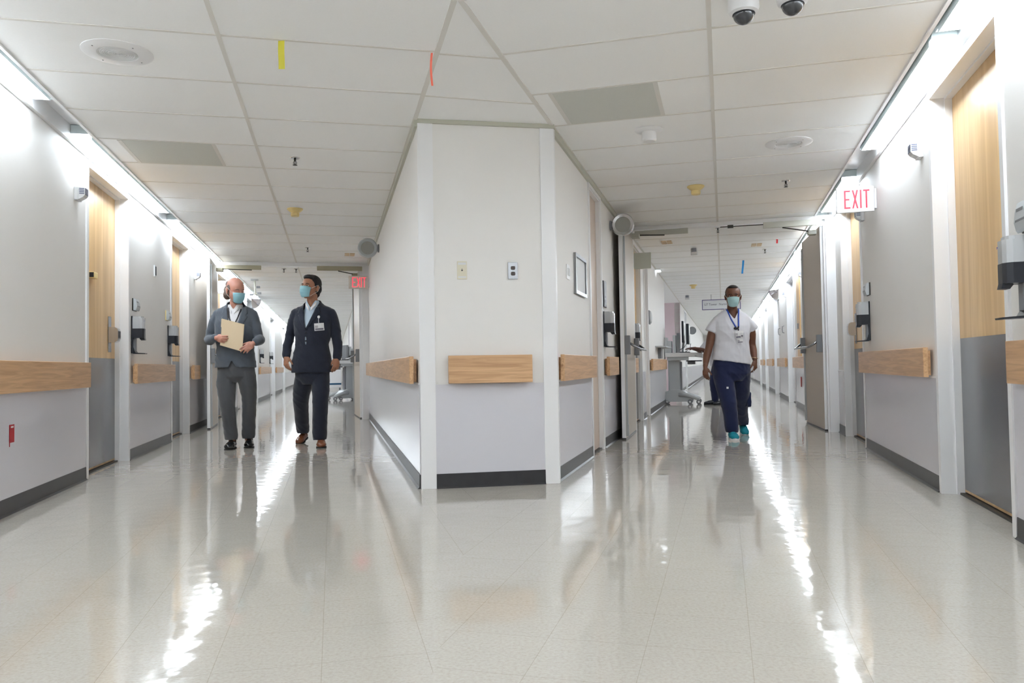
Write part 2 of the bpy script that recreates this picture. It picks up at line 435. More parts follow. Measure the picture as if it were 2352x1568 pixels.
def door(w, s0, s1, rec=0.11, slab=None, kick=True, frame=0.05, hinge=None, closer=False, header=True):
    """door in opening s0..s1, slab set back by rec"""
    slab = slab or M_DOORW
    c = w[0]; off = OFFW[w]; out = 1 if w in ('L1', 'R1') else -1
    door_i[0] += 1
    # frame: jambs and head with a stop
    mb = MB()
    def bx(o0, o1, a, b, z0, z1):
        e = sorted((off + out * o0, off + out * o1)); mb.box(e[0], e[1], a, b, z0, z1)
    bx(-TH, 0.014, s0 - frame, s0, 0, DH + frame); bx(-TH, 0.014, s1, s1 + frame, 0, DH + frame)
    bx(-TH, 0.0139, s0, s1, DH, DH + frame)
    bx(-rec + 0.001, -rec + 0.045, s0, s0 + 0.014, 0, DH); bx(-rec + 0.001, -rec + 0.045, s1 - 0.014, s1, 0, DH); bx(-rec + 0.001, -rec + 0.045, s0 + 0.014, s1 - 0.014, DH - 0.014, DH)
    fr = struct(mb.done('trim_%d' % door_i[0], M_TRIM, matrix=corr_matrix(c)))
    # wall above
    mb = MB(); bx(-TH, 0, s0 - frame, s1 + frame, DH + frame, CEIL + 0.12)
    struct(mb.done(NAMEW[w], M_WALL, matrix=corr_matrix(c)))
    # slab
    root = bpy.data.objects.new('door_%d' % door_i[0], None); COL.objects.link(root)
    root.location = W(c, (s0 + s1) / 2, off - out * rec, 0); root.rotation_euler = (0, 0, wall_rot(w)); root['kind'] = 'structure'
    hw = (s1 - s0) / 2
    mb = MB(); mb.box(-hw + 0.004, hw - 0.004, 0, 0.045, 0.018, DH - 0.006); mb.done('door_leaf', slab, root)
    if kick:
        mb = MB(); mb.box(-hw + 0.02, hw - 0.02, -0.0025, 0, 0.035, 1.0); mb.done('kick_plate', M_STEEL, root)
    mb = MB(); mb.box(-hw, hw, -0.03, 0.06, 0, 0.012); mb.done('threshold', M_DARK, root)
    if hinge:
        hx = hw - 0.2 if hinge == 'L' else -hw + 0.16       # latch side, seen from the corridor
        sg = -1 if hinge == 'L' else 1
        # push-pull hospital latch: curved paddle box with backplate
        mb = MB(); mb.box(hx - 0.045, hx + 0.045, -0.008, 0, 1.06, 1.4, bev=0.003); mb.done('latch_plate', M_STEEL, root)
        mb = MB(); mb.prism([(-0.008, 1.15), (-0.06, 1.152), (-0.082, 1.165), (-0.09, 1.19), (-0.09, 1.26), (-0.082, 1.285), (-0.06, 1.298), (-0.008, 1.3)], hx - 0.05, hx + 0.05, axis='x')
        h = mb.done('door_handle', M_CHROME, root)
    if closer:
        mb = MB(); mb.box(-.2, -.09, -0.045, 0, 1.7, 1.755, bev=0.008); ds = mb.done('door_stop', M_YELL, root); mb = MB(); mb.box(-.204, -.2, -0.04, -.006, 1.706, 1.749); mb.done('rubber_tip', M_BLACK, ds)
    return root
# L1
wall_seg('L1', -2.2, 6.92, 'wall_left'); wall_seg('L1', 8.29, 10.3, 'wall_left'); wall_seg('L1', 11.56, 13.3, 'wall_left')
door('L1', 6.97, 8.24, hinge='L', closer=True); door('L1', 10.35, 11.51, hinge=None)
wall_seg('L1', 13.3, 14.25, 'wall_left'); door('L1', 14.3, 15.4, rec=0.1)
wall_seg('L1', 15.45, 17.15, 'wall_left'); door('L1', 17.2, 18.3, slab=M_PINKD, kick=False)
wall_seg('L1', 18.35, 18.95, 'wall_left'); door('L1', 19.0, 20.2, slab=M_TRIM, kick=False)
wall_seg('L1', 20.25, 20.45, 'wall_left'); door('L1', 20.5, 21.6, slab=M_TRIM, kick=False)
wall_seg('L1', 21.65, 25.85, 'wall_left'); door('L1', 25.9, 27.9, slab=M_TRIM, kick=False)
wall_seg('L1', 27.95, 32.0, 'wall_left'); door('L1', 32.05, 33.6, slab=M_TRIM, kick=False)
wall_seg('L1', 33.65, END, 'wall_left')
# L2
wall_seg('L2', 5.56, 13.3, 'wall_left_inner'); wall_seg('L2', 13.3, 24.3, 'wall_left_inner'); door('L2', 24.35, 25.6, slab=M_TRIM, kick=False)
wall_seg('L2', 25.65, 29.4, 'wall_left_inner'); door('L2', 29.45, 30.8, slab=M_TRIM, kick=False); wall_seg('L2', 30.85, END, 'wall_left_inner')
# R1
wall_seg('R1', 5.66, 7.25, 'wall_right_inner'); door('R1', 7.3, 7.96, rec=0.04, slab=M_PINKD, kick=False)
wall_seg('R1', 8.01, 10.95, 'wall_right_inner'); door('R1', 11.0, 11.95, rec=0.06)
wall_seg('R1', 12.0, 12.5, 'wall_right_inner'); door('R1', 12.55, 13.12, rec=0.05, slab=M_PINKD, kick=False)
wall_seg('R1', 13.17, 17.1, 'wall_right_inner'); wall_seg('R1', 23.4, 26.0, 'wall_right_inner'); door('R1', 26.05, 27.3, slab=M_TRIM, kick=False); wall_seg('R1', 27.35, END, 'wall_right_inner')
# R2
wall_seg('R2', -1.6, 4.25, 'wall_right'); door('R2', 4.3, 5.57, rec=0.12, hinge=None)
wall_seg('R2', 5.62, 8.3, 'wall_right'); door('R2', 8.35, 9.6, rec=0.1, hinge='R')
wall_seg('R2', 9.65, 13.0, 'wall_right')
wall_seg('R2', 13.0, 15.9, 'wall_right'); door('R2', 15.95, 17.6, slab=M_TRIM, kick=False)
wall_seg('R2', 17.65, 20.4, 'wall_right'); door('R2', 20.45, 22.1, slab=M_TRIM, kick=False)
wall_seg('R2', 22.15, 25.2, 'wall_right'); door('R2', 25.25, 26.9, slab=M_TRIM, kick=False)
wall_seg('R2', 26.95, 29.5, 'wall_right'); door('R2', 29.55, 31.0, slab=M_TRIM, kick=False); wall_seg('R2', 31.05, END, 'wall_right')
# nursing bay walls
mb = MB(); mb.box(R1 - 3.4, R1, 23.4, 23.4 + TH, 0, CEIL + .1); struct(mb.done('wall_bay_far', M_PINKW, matrix=corr_matrix('R')))
mb = MB(); mb.box(R1 - 3.4, R1 - TH, 17.1 - TH, 17.1, 0, CEIL + .1); struct(mb.done('wall_bay_near', M_WALL, matrix=corr_matrix('R')))
mb = MB(); mb.box(R1 - 3.5, R1 - 3.4, 16.9, 23.6, 0, CEIL + .1); struct(mb.done('wall_bay_back', M_WALL, matrix=corr_matrix('R')))
# corridor ends and the wall behind the camera
mb = MB(); mb.box(L1 - .2, L2 + .2, END - .1, END, 0, CEIL + .1); struct(mb.done('wall_left_end', M_WALL, matrix=corr_matrix('L')))
mb = MB(); mb.box(R1 - .2, R2 + .2, END - .1, END, 0, CEIL + .1); struct(mb.done('wall_right_end', M_WALL, matrix=corr_matrix('R')))
mb = MB(); mb.box(-2.9, 2.6, -2.7, -2.55, 0, CEIL + .1); struct(mb.done('wall_back', M_WALL))
# chamfered corner wall between the corridors
MCH = Matrix.Translation(CL) @ Matrix.Rotation(CROT, 4, 'Z')
mb = MB(); mb.box(0.02, 0.98, 0, 0.1, 0, CEIL + .1); cw = struct(mb.done('wall_center', M_WALL, matrix=MCH))
mb = MB(); mb.box(0.1, 0.9, -0.006, -0.001, 0.1, WAINZ - .002); mb.done('wainscot', M_WAINS, parent=cw)
mb = MB(); mb.prism([(0.0, 0.0), (-0.024, 0.0), (-0.012, 0.012), (-0.010, 0.104), (0.0, 0.104)], 0.1, 0.9, axis='x'); struct(mb.done('baseboard_center', M_BASE, matrix=MCH))
# corner guards wrap each corner: an L-shaped profile
def guard(P, d1, d2, w1, w2):
    """P corner, d1/d2 unit directions along the two walls"""
    t = 0.012
    n1 = Vector((d1.y, -d1.x, 0)); n2 = Vector((-d2.y, d2.x, 0))
    if n1.y > 0 and abs(n1.y) > .3: n1 = -n1
    return n1, n2
for nm, P, dA, nA, wA, dB, nB, wB in (
    ('trim_corner_left', CL, CU, Vector((CU.y, -CU.x, 0)), 0.1, W('L', 1, 0), W('L', 0, -1), 0.04),
    ('trim_corner_right', CR, -CU, Vector((CU.y, -CU.x, 0)), 0.1, W('R', 1, 0), W('R', 0, 1), 0.035)):
    t = 0.009
    k = t * (1 + 0) 
    out = (nA + nB).normalized() * (t / max(0.3, (nA + nB).normalized().dot(nA)))
    pl = [P + dA * wA, P + dA * wA + nA * t, P + out, P + dB * wB + nB * t, P + dB * wB, P - out * 0.5]
    mb = MB(); mb.prism([(v.x, v.y) for v in pl], 0.0, CEIL - 0.03)
    struct(mb.done(nm, M_TRIM))

# ---- fire-door portals across each corridor
for c, s, a, b, zz in (('L', 13.42, LC + .02, L2, 2.60), ('R', 10.14, R1, RC + .12, 2.615)):
    mb = MB()
    lo, hi = (L1, L2) if c == 'L' else (R1, R2)
    mb.box(lo, hi, s, s + 0.14, zz, CEIL - 0.002)
    pw = 0.11
    mb.box(hi - pw, hi - 0.001, s, s + 0.14, 0, zz); mb.box(lo + 0.001, lo + 0.08, s, s + 0.14, 0, zz)
    mb.box(hi - pw - .02, hi - pw, s + 0.05, s + 0.09, 0, zz); mb.box(lo + 0.08, lo + 0.1, s + 0.05, s + 0.09, 0, zz)
    struct(mb.done('trim_portal', M_TRIM if c == 'R' else M_TRIM, matrix=corr_matrix(c)))

# ---- light troughs along the outer walls
def trough(c, wall, edge, s0, s1):
    lo, hi = sorted((wall, edge))
    mb = MB()
    mb.box(lo, hi, s0, s1, CEIL + 0.10, CEIL + 0.12)                      # back of the recess
    sg = 1 if c == 'L' else -1
    e = sorted((edge, edge - sg * 0.022)); mb.box(e[0], e[1], s0, s1, CEIL - 0.012, CEIL + 0.1)    # edge rail
    e = sorted((edge - sg * 0.026, edge - sg * 0.034)); mb.box(e[0], e[1], s0, s1, CEIL + 0.015, CEIL + 0.1)
    e = sorted((wall, wall + sg * 0.03)); mb.box(e[0], e[1], s0, s1, CEIL - 0.02, CEIL + 0.10)      # wall ledge
    struct(mb.done('trim_light_trough', M_TRIM, matrix=corr_matrix(c)))
    mb = MB(); e = sorted((edge - sg * 0.0345, edge - sg * 0.058)); mb.box(e[0], e[1], s0, s1, CEIL + 0.045, CEIL + 0.099); struct(mb.done('trim_trough_slot_shade', M_SLOT_SHADE, matrix=corr_matrix(c)))  # dark-coloured strip stands in for the shade inside the slot
    k = s0
trough('L', L1, LC, -2.2, END); trough('R', R2, RC, -1.6, END)
def make_lamp(c, s0, s1, label, grp, gap_end=True):
    w = 'L1' if c == 'L' else 'R2'
    L_ = s1 - s0
    mid = (L1 + 0.034 + LC - 0.062) / 2 if c == 'L' else (R2 - 0.034 + RC + 0.062) / 2
    wd = (LC - 0.062 - L1 - 0.034) / 2
    t = thing('ceiling_light', label, 'light', W(c, (s0 + s1) / 2, mid, CEIL), wall_rot(w), grp)
    mb = MB(); mb.box(-L_ / 2 - .06, L_ / 2 + .06, -wd - .002, wd + .002, 0.03, 0.095); mb.box(-L_ / 2, L_ / 2, -wd - .0045, -wd - .0015, 0.002, 0.095); mb.done('housing', M_HOUS, t)
    mb = MB(); mb.box(-L_ / 2, L_ / 2, -wd, wd, 0.006, 0.028, bev=0.004); mb.done('diffuser', M_LAMP, t)
    return t
ORD = ['first', 'second', 'third', 'fourth', 'fifth', 'sixth', 'seventh', 'eighth', 'ninth', 'tenth']
GL = 'strip lights in the trough along the left wall'; GR = 'strip lights in the trough along the right wall'
lamps_L = [(-2.0, 0.9), (1.3, 5.6), (6.5, 9.4), (10.0, 12.6), (12.9, 16.2), (16.6, 19.8), (20.1, 23.2), (23.6, 26.8), (27.2, 30.4), (30.8, 34.0), (34.4, 38.0), (38.5, 44), (44.5, 51)]
lamps_R = [(-1.4, 1.2), (1.4, 4.68), (4.88, 7.15), (8.3, 10.0), (10.5, 13.4), (13.7, 16.8), (17.2, 20.3), (20.7, 23.8), (24.2, 27.3), (27.7, 31), (31.5, 35), (35.5, 40), (40.5, 50)]
for i, (a, b) in enumerate(lamps_L):
    lab = {1: 'long white strip light at top left edge of the left corridor', 2: 'long strip light above the nearest wood door of the left corridor', 3: 'strip light above the second wood door of the left corridor'}.get(i, 'white strip light, %s one beyond the portal along the left corridor' % ORD[max(0, i - 4)])
    if i == 0: lab = 'white strip light in the left trough beside and behind the camera'
    make_lamp('L', a, b, lab, GL)
for i, (a, b) in enumerate(lamps_R):
    lab = {1: 'strip light in the top right corner above the nearest door head', 2: 'long strip light above the right wall between corner door and exit sign', 3: 'strip light just behind the right exit sign'}.get(i, 'white strip light, %s one beyond the portal along the right corridor' % ORD[max(0, i - 4)])
    if i == 0: lab = 'white strip light in the right trough beside and behind the camera'
    make_lamp('R', a, b, lab, GR)
# ================================================================== THINGS ON THE WALLS AND CEILING
# ---- handrails: oak bumper board on brackets/backer
def handrail(w, s0, s1, label, z0=0.75, z1=0.95, joints=(), grp='wooden bumper handrails'):
    L_ = s1 - s0
    t = thing('handrail', label, 'handrail', wl(w, (s0 + s1) / 2, z0), wall_rot(w), grp)
    _rail_parts(t, L_, z1 - z0, joints)
    return t
def _rail_parts(t, L_, h, joints=()):
    hw = L_ / 2
    cuts = [-hw] + sorted(joints) + [hw]
    for a, b in zip(cuts, cuts[1:]):
        mb = MB(); mb.box(a + .001, b - .001, -0.068, -0.036, 0, h, bev=0.004); mb.done('board', M_RAIL, t)
    mb = MB(); mb.box(-hw + 0.05, hw - 0.05, -0.036, -0.012, 0.012, h - 0.02); mb.done('backer', M_RAIL, t)
handrail('L1', 3.4, 6.84, 'wooden handrail board on the left wall, nearest one at the left frame edge')
handrail('L1', 8.36, 10.27, 'wooden handrail between the first and second wood doors of the left corridor')
handrail('L1', 11.62, 12.12, 'short wooden handrail left of the grey-suited man, beside the fire door edge')
handrail('L1', 15.6, 17.1, 'wooden handrail on the left wall hidden partly by the grey-suited man')
handrail('L1', 21.9, 25.7, 'wooden handrail in the distance between the two men, nearer one')
handrail('L1', 28.1, 31.8, 'wooden handrail in the distance between the two men, farther one')
handrail('L2', 5.63, 13.2, 'long handrail along the left face of the center block', joints=(1.0,))
handrail('L2', 14.0, 19.5, 'handrail on the inner wall behind the left portal')
handrail('R1', 5.68, 7.2, 'handrail on the right face of the center block')
handrail('R1', 8.06, 8.8, 'short handrail under the soap dispenser behind the open right-corridor door')
handrail('R1', 10.4, 10.92, 'handrail crossing the wood door beyond the right portal')
handrail('R1', 13.22, 16.6, 'handrail on the wall behind the computer cart')
handrail('R2', 3.0, 4.14, 'handrail at the right frame edge beside the steel kick plate')
handrail('R2', 5.7, 8.27, 'handrail on the right wall under the exit sign')
handrail('R2', 13.57, 15.85, 'nearest handrail right of the nurse beyond the open door')
handrail('R2', 17.75, 20.3, 'second handrail receding to the right of the nurse')
handrail('R2', 22.3, 25.1, 'third handrail receding to the right of the nurse')
handrail('R2', 27.1, 29.4, 'farthest handrail receding to the right of the nurse')
t = thing('handrail', 'wooden bumper board across the center chamfered wall', 'handrail', CL + CU * 0.496 + Vector((0, 0, 0.75)), CROT, 'wooden bumper handrails')
_rail_parts(t, 0.615, 0.2)

# ---- soap dispensers
def make_dispenser():
    t = thing('soap_dispenser', '', 'dispenser', (0, 0, 0), 0, 'wall soap dispensers')
    # origin at the bottom of the back plate
    mb = MB(); mb.box(-0.062, 0.062, -0.014, -0.001, 0.0, 0.375, bev=0.004); mb.done('back_plate', M_BLACK, t)
    mb = MB(); mb.prism([(-0.012, 0.0), (-0.02, -0.005), (-0.125, -0.008), (-0.128, 0.0), (-0.04, 0.006), (-0.026, 0.03), (-0.018, 0.06), (-0.012, 0.06)], -0.05, 0.05, axis='x'); mb.done('drip_tray', M_BLACK, t)
    mb = MB(); mb.box(-0.03, 0.03, -0.034, -0.014, 0.03, 0.16, bev=0.003); mb.done('support', M_MIDG, t)
    # lower pump housing, rounded in plan
    def plan(y1, w):
        return [(-w, -0.014), (-w, -y1 + 0.035), (-w + 0.014, -y1 + 0.012), (-w + 0.035, -y1), (w - 0.035, -y1), (w - 0.014, -y1 + 0.012), (w, -y1 + 0.035), (w, -0.014)]
    mb = MB(); mb.prism(plan(0.115, 0.064), 0.155, 0.248); mb.done('pump_housing', M_BLACK, t)
    mb = MB(); mb.prism([(-0.075, 0.157), (-0.115, 0.157), (-0.121, 0.132), (-0.086, 0.13), (-0.07, 0.15)], -0.03, 0.03, axis='x'); mb.done('spout', M_BLACK, t)
    # clear cover, shell with walls
    mb = MB()
    o, i_ = plan(0.113, 0.063), plan(0.109, 0.059)
    mb.prism(o, 0.249, 0.355)
    M2 = None
    mb.prism([(x * 0.93, (y + .014) * 0.86 - .014) for x, y in o], 0.355, 0.372)
    mb.done('clear_cover', M_CLEAR, t)
    mb = MB(); mb.box(-0.042, 0.042, -0.085, -0.02, 0.25, 0.345, bev=0.01); mb.done('refill_bag', M_PLAST, t)
    lb = text_mesh('P', 0.016, MATS['label_purple'], 'label', t, (-0.03, -0.1142, 0.325))
    return t
mat('label_purple', (84, 70, 160), 0.5)
disp = make_dispenser(); used = [False]
def put_disp(w, s, z, label):
    d = disp if not used[0] else copy_tree(disp)
    used[0] = True
    d.location = wl(w, s, z); d.rotation_euler = (0, 0, wall_rot(w)); relabel(d, label)
    return d
ZD = 1.055
put_disp('L1', 8.45, ZD, 'black and clear soap dispenser beside the nearest wood door in the left corridor')
put_disp('L1', 10.2, ZD, 'soap dispenser beside the second wood door in the left corridor')
put_disp('R1', 8.16, ZD, 'soap dispenser on the dark wall strip between center block and open door')
put_disp('R2', 8.02, ZD, 'soap dispenser on the right wall beside the door under the exit sign')
put_disp('R2', 4.02, ZD, 'large soap dispenser at the right frame edge beside the nearest door')
put_disp('R1', 10.75, ZD, 'soap dispenser beyond the right portal in front of the wood door')
put_disp('L1', 22.3, ZD, 'distant soap dispenser just right of the grey-suited man')
put_disp('L1', 26.0 - 0.3, ZD, 'distant soap dispenser midway between the two men')
# ---- strobe / chime speakers
def make_strobe():
    t = thing('wall_strobe', '', 'alarm', (0, 0, 0), 0, 'louvred wall alarms')
    mb = MB(); mb.box(-0.058, 0.058, -0.034, -0.001, -0.058, 0.058, bev=0.004); mb.done('back_box', M_PLAST, t)
    mb = MB(); mb.prism([(-0.034, -0.05), (-0.07, -0.03), (-0.085, -0.012), (-0.085, 0.05), (-0.034, 0.055)], -0.046, 0.046, axis='x'); mb.done('hood', M_PLAST, t)
    mb = MB()
    for k in range(5): mb.box(-0.04, 0.04, -0.0885, -0.0845, -0.008 + k * 0.0125, -0.001 + k * 0.0125)
    mb.done('louvre', M_SLATE, t)
    for x in (-0.0475, 0.0455):
        mb = MB()
        for k in range(4): mb.box(x, x + .002, -0.08, -0.04, -0.004 + k * 0.014, 0.004 + k * 0.014)
        mb.done('side_louvre', M_SLATE, t)
    return t
strobe = make_strobe(); su = [False]
def put_strobe(w, s, z, label):
    d = strobe if not su[0] else copy_tree(strobe); su[0] = True
    d.location = wl(w, s, z); d.rotation_euler = (0, 0, wall_rot(w)); d.scale = (.9, .9, .9); relabel(d, label)
put_strobe('L1', 6.68, 2.28, 'louvred alarm box left of the nearest wood door in the left corridor')
put_strobe('L1', 12.05, 2.26, 'louvred alarm box on the bright wall left of the grey-suited man')
put_strobe('R2', 5.86, 2.31, 'louvred alarm box high on the right wall above right of the exit sign')
put_strobe('R2', 8.15, 2.28, 'louvred alarm box just below the right exit sign')
put_strobe('R2', 14.1, 2.36, 'louvred alarm box beyond the right portal beside the open door')
put_strobe('R2', 17.85, 2.33, 'small distant louvred alarm box under the convex mirror')
# ceiling strobes hang by their back
for c, s, o, lab in (('R', 12.3, -0.4, 'louvred ceiling alarm just beyond the right portal'), ('R', 20.8, -0.88, 'tiny louvred ceiling alarm farther down the right corridor')):
    d = copy_tree(strobe); d.location = W(c, s, o, CEIL - 0.07); d.rotation_euler = (0, 0, -ANG[c]); relabel(d, lab, 'louvred ceiling alarms')
    mb = MB(); mb.box(-0.04, 0.04, -0.03, -0.004, 0.058, 0.069); mb.done('mount', M_PLAST, d)
# ---- room signs with a curved lower lip
def room_sign(w, s, z, wd, ht, label, edge=M_DARK):
    t = thing('room_sign', label, 'sign', wl(w, s, z), wall_rot(w), 'small room signs')
    mb = MB(); mb.box(-wd / 2, wd / 2, -0.012, -0.001, -ht / 2, ht / 2, bev=0.001); mb.done('sign_back', edge, t)
    mb = MB(); prof = [(-0.012, ht * .5), (-0.03, ht * .46), (-0.040, ht * .2), (-0.046, -ht * .15), (-0.038, -ht * .42), (-0.03, -ht * .5), (-0.012, -ht * .46)]
    mb.prism(prof, -wd / 2 + .006, wd / 2 - .004, axis='x'); mb.done('sign_face', M_GREYP, t)
    mb = MB(); mb.box(-wd * .36, wd * .1, -0.0415, -0.039, ht * .16, ht * .26); mb.box(-wd * .36, wd * .36, -0.0468, -0.0445, -ht * .1, -ht * .17); mb.done('sign_lines', M_MIDG, t)
    return t
room_sign('L1', 8.5, 1.55, 0.15, 0.125, 'small grey room sign above the nearest soap dispenser in the left corridor')
room_sign('L1', 10.08, 1.545, 0.15, 0.12, 'cream-backed room sign above the second soap dispenser in the left corridor', M_YELL)
room_sign('R2', 7.98, 1.545, 0.15, 0.12, 'small room sign above the soap dispenser under the exit sign')
room_sign('R2', 3.96, 1.515, 0.17, 0.145, 'grey numbered room sign at the right frame edge')
# ---- small plates on left wall
t = thing('wall_switch', 'slim white switch with black rocker high on the left wall', 'switch', wl('L1', 9.43, 2.01), wall_rot('L1'))
mb = MB(); mb.box(-0.04, 0.04, -0.014, -0.001, -0.065, 0.065, bev=0.003); mb.done('plate', M_PLAST, t)
mb = MB(); mb.box(-0.018, 0.02, -0.02, -0.014, -0.05, 0.05); mb.done('rocker', M_BLACK, t)
t = thing('fire_tag', 'small red tag with white mark low on the left wall', 'tag', wl('L1', 5.42, 0.42), wall_rot('L1'))
mb = MB(); mb.box(-0.03, 0.045, -0.009, -0.007, 0.02, 0.132); mb.box(-0.03, -0.022, -0.009, -0.007, -0.004, 0.02); mb.done('tag_card', M_RED, t)
mb = MB(); mb.box(-0.01, 0.03, -0.0098, -0.009, 0.112, 0.122); mb.done('tag_mark', M_PAPER, t)
t = thing('fire_tag', 'thin red tag on the right wall below the handrail beyond the portal', 'tag', wl('R2', 14.8, 0.5), wall_rot('R2'))
mb = MB(); mb.box(-0.02, 0.02, -0.02, -0.007, -0.09, 0.09); mb.done('tag_card', M_RED, t)
# ---- chamfer plates
def chp(u, z): return CL + CU * u + Vector((0, 0, z))
t = thing('phone_jack', 'cream phone jack plate on the center wall', 'wall plate', chp(0.303, 1.57), CROT)
mb = MB(); mb.box(-0.036, 0.036, -0.007, -0.0005, -0.066, 0.066, bev=0.002); mb.done('plate', M_CREAM, t)
mb = MB(); mb.box(-0.029, 0.029, -0.0085, -0.007, 0.04, 0.056); mb.box(-0.029, 0.029, -0.0085, -0.007, -0.056, -0.044); mb.done('label_strip', M_PLAST, t)
mb = MB(); mb.prism([(-0.006, 0.004), (0.006, 0.004), (0.006, -0.003), (0.0025, -0.006), (-0.0025, -0.006), (-0.006, -0.003)], -0.0082, -0.007, axis='y'); mb.box(-0.0025, 0.0025, -0.0082, -0.007, 0.008, 0.012); mb.done('jack', M_BLACK, t)
t = thing('power_outlet', 'steel outlet plate with two brown sockets on the center wall', 'outlet', chp(0.680, 1.568), CROT)
mb = MB(); mb.box(-0.037, 0.037, -0.007, -0.0005, -0.061, 0.063, bev=0.002); mb.done('plate', M_STEEL, t)
M_BRN = mat('brown_bakelite', (56, 42, 38), 0.35)
for zz in (0.021, -0.021):
    mb = MB(); mb.prism([(0.0175 * (cos(a) if abs(cos(a)) < .94 else .94 * math.copysign(1, cos(a))), zz + max(-0.0135, min(0.0135, 0.0175 * sin(a)))) for a in [2 * pi * k / 24 for k in range(24)]], -0.0105, -0.007, axis='y'); sk = mb.done('socket', M_BRN, t)
    mb = MB()
    for x in (-0.0065, 0.0065): mb.box(x - .0012, x + .0012, -0.0108, -0.0104, zz - 0.002, zz + 0.007)
    mb.box(-0.002, 0.002, -0.0108, -0.0104, zz - 0.010, zz - 0.006); mb.done('slots', M_BLACK, t)
# ---- things on the right face of the centre block
t = thing('notice_frame', 'silver framed white notice on the right face of the center block', 'frame', wl('R1', 6.74, 1.655), wall_rot('R1'))
mb = MB(); w_, h_ = 0.27, 0.175
for a in ((-w_, w_, h_ - .03, h_), (-w_, w_, -h_, -h_ + .03), (-w_, -w_ + .03, -h_ + .03, h_ - .03), (w_ - .03, w_, -h_ + .03, h_ - .03)): mb.box(a[0], a[1], -0.022, -0.001, a[2], a[3])
mb.done('frame', M_STEEL, t)
mb = MB(); mb.box(-w_ + .03, w_ - .03, -0.008, -0.002, -h_ + .03, h_ - .03); mb.done('sheet', M_PAPER, t)
t = thing('light_switch', 'flat white switch plate beside the silver notice frame', 'switch', wl('R1', 6.2, 1.63), wall_rot('R1'))
mb = MB(); mb.box(-0.06, 0.06, -0.008, -0.001, -0.06, 0.06, bev=0.002); mb.done('plate', M_TRIM, t)
mb = MB(); mb.box(-0.035, -0.012, -0.014, -0.008, -0.03, 0.03); mb.box(0.012, 0.035, -0.014, -0.008, -0.03, 0.03); mb.done('rocker', M_PLAST, t)
t = thing('badge_reader_panel', 'dark framed narrow wall panel above the dispenser by the open door', 'wall panel', wl('R1', 8.17, 1.615), wall_rot('R1'))
mb = MB(); mb.box(-0.1, 0.1, -0.02, -0.001, -0.14, 0.14, bev=0.01); mb.done('frame', M_BLACK, t)
mb = MB(); mb.box(-0.08, 0.08, -0.0215, -0.02, -0.115, 0.115); mb.done('face', M_MIDG, t)
mb = MB(); mb.box(-0.05, 0.05, -0.023, -0.0215, -0.09, -0.06); mb.box(-0.03, 0.03, -0.023, -0.0215, -0.04, -0.02); mb.done('keys', M_BLACK, t)
t = thing('wall_phone', 'rounded white device on the wall beyond the right portal', 'wall device', wl('R1', 13.35, 1.66), wall_rot('R1'))
mb = MB(); mb.box(-0.09, 0.09, -0.02, -0.001, -0.12, 0.12, bev=0.01); mb.done('back', M_MIDG, t)
mb = MB(); mb.ell((0, -0.03, 0), (0.08, 0.035, 0.11)); mb.done('body', M_PLAST, t, smooth=True)
t = thing('wall_shelf', 'small grey ledge on a bracket on the wall beside the computer cart', 'shelf', wl('R1', 15.2, 1.17), wall_rot('R1'))
mb = MB(); mb.box(-0.7, 0.9, -0.2, -0.001, 0, 0.025); mb.done('ledge', M_GREYP, t)
mb = MB(); mb.box(-0.1, 0.3, -0.06, -0.001, -0.2, 0); mb.done('bracket', M_MIDG, t)
t = thing('wood_panel', 'tall narrow wood board on the right wall beyond the portal', 'panel', wl('R2', 14.95, 0.96), wall_rot('R2'))
mb = MB(); mb.box(-0.28, 0.28, -0.02, -0.001, 0, 1.6); mb.done('board', M_DOORW, t)
mb = MB(); mb.box(-0.05, 0.05, -0.04, -0.02, 0.5, 0.6); mb.done('latch', M_MIDG, t)
for s, lab in ((18.6, 'thin grey loop handle on the right wall, nearer of two'), (19.9, 'thin grey loop handle on the right wall, farther of two')):
    t = thing('loop_handle', lab, 'handle', wl('R2', s, 1.6), wall_rot('R2'), 'loop handles right of the nurse')
    mb = MB(); mb.tube([(0, -.001, .08), (0, -.04, .07), (0, -.045, 0), (0, -.04, -.07), (0, -.001, -.08)], 0.009, 8); mb.done('loop', M_MIDG, t, smooth=True)

# ---- round emergency lamp heads near the portals
def emerg(w, s, z, label, out=0.15):
    t = thing('emergency_lamp', label, 'emergency light', wl(w, s, z, 0), wall_rot(w), 'round emergency lamps beside the portals')
    sx = 1 if w == 'R1' else -1      # local x pointing away down the corridor
    mb = MB(); mb.lathe([(0.0, 0.0), (0.055, 0.0), (0.055, 0.018), (0.02, 0.03), (0.02, 0.05)], 20, Matrix.Rotation(pi / 2, 4, 'X')); mb.done('wall_plate', M_MIDG, t, smooth=True, angle=40)
    M = Matrix.Translation((0, -out, 0)) @ Matrix.Rotation(-sx * pi / 2, 4, 'Y')
    # head faces back toward the junction
    mb = MB(); mb.lathe([(0.05, -0.085), (0.085, -0.07), (0.118, -0.01), (0.13, 0.0), (0.13, 0.018), (0.118, 0.026), (0.088, 0.02), (0.086, 0.008)], 36, M); mb.done('rim', M_CHROME if w == 'R1' else M_GREYP, t, smooth=True, angle=35)
    mb = MB(); mb.lathe([(0.0, -0.086), (0.05, -0.085)], 24, M); mb.lathe([(0.0, 0.004), (0.05, 0.006), (0.087, 0.008)], 36, M); mb.done('lens', M_GLASSG, t, smooth=True)
    mb = MB(); mb.tube([(sx * .04, -0.045, 0), (sx * .04, -out + .09, 0)], 0.012, 8); mb.tube([(sx * .02, -0.045, 0.0), (sx * .05, -out + .07, 0)], 0.014, 8); mb.done('arm', M_MIDG, t)
    return t
emerg('L2', 10.3, 2.45, 'round grey emergency lamp on the left face of the center block, beyond its handrail', 0.15)
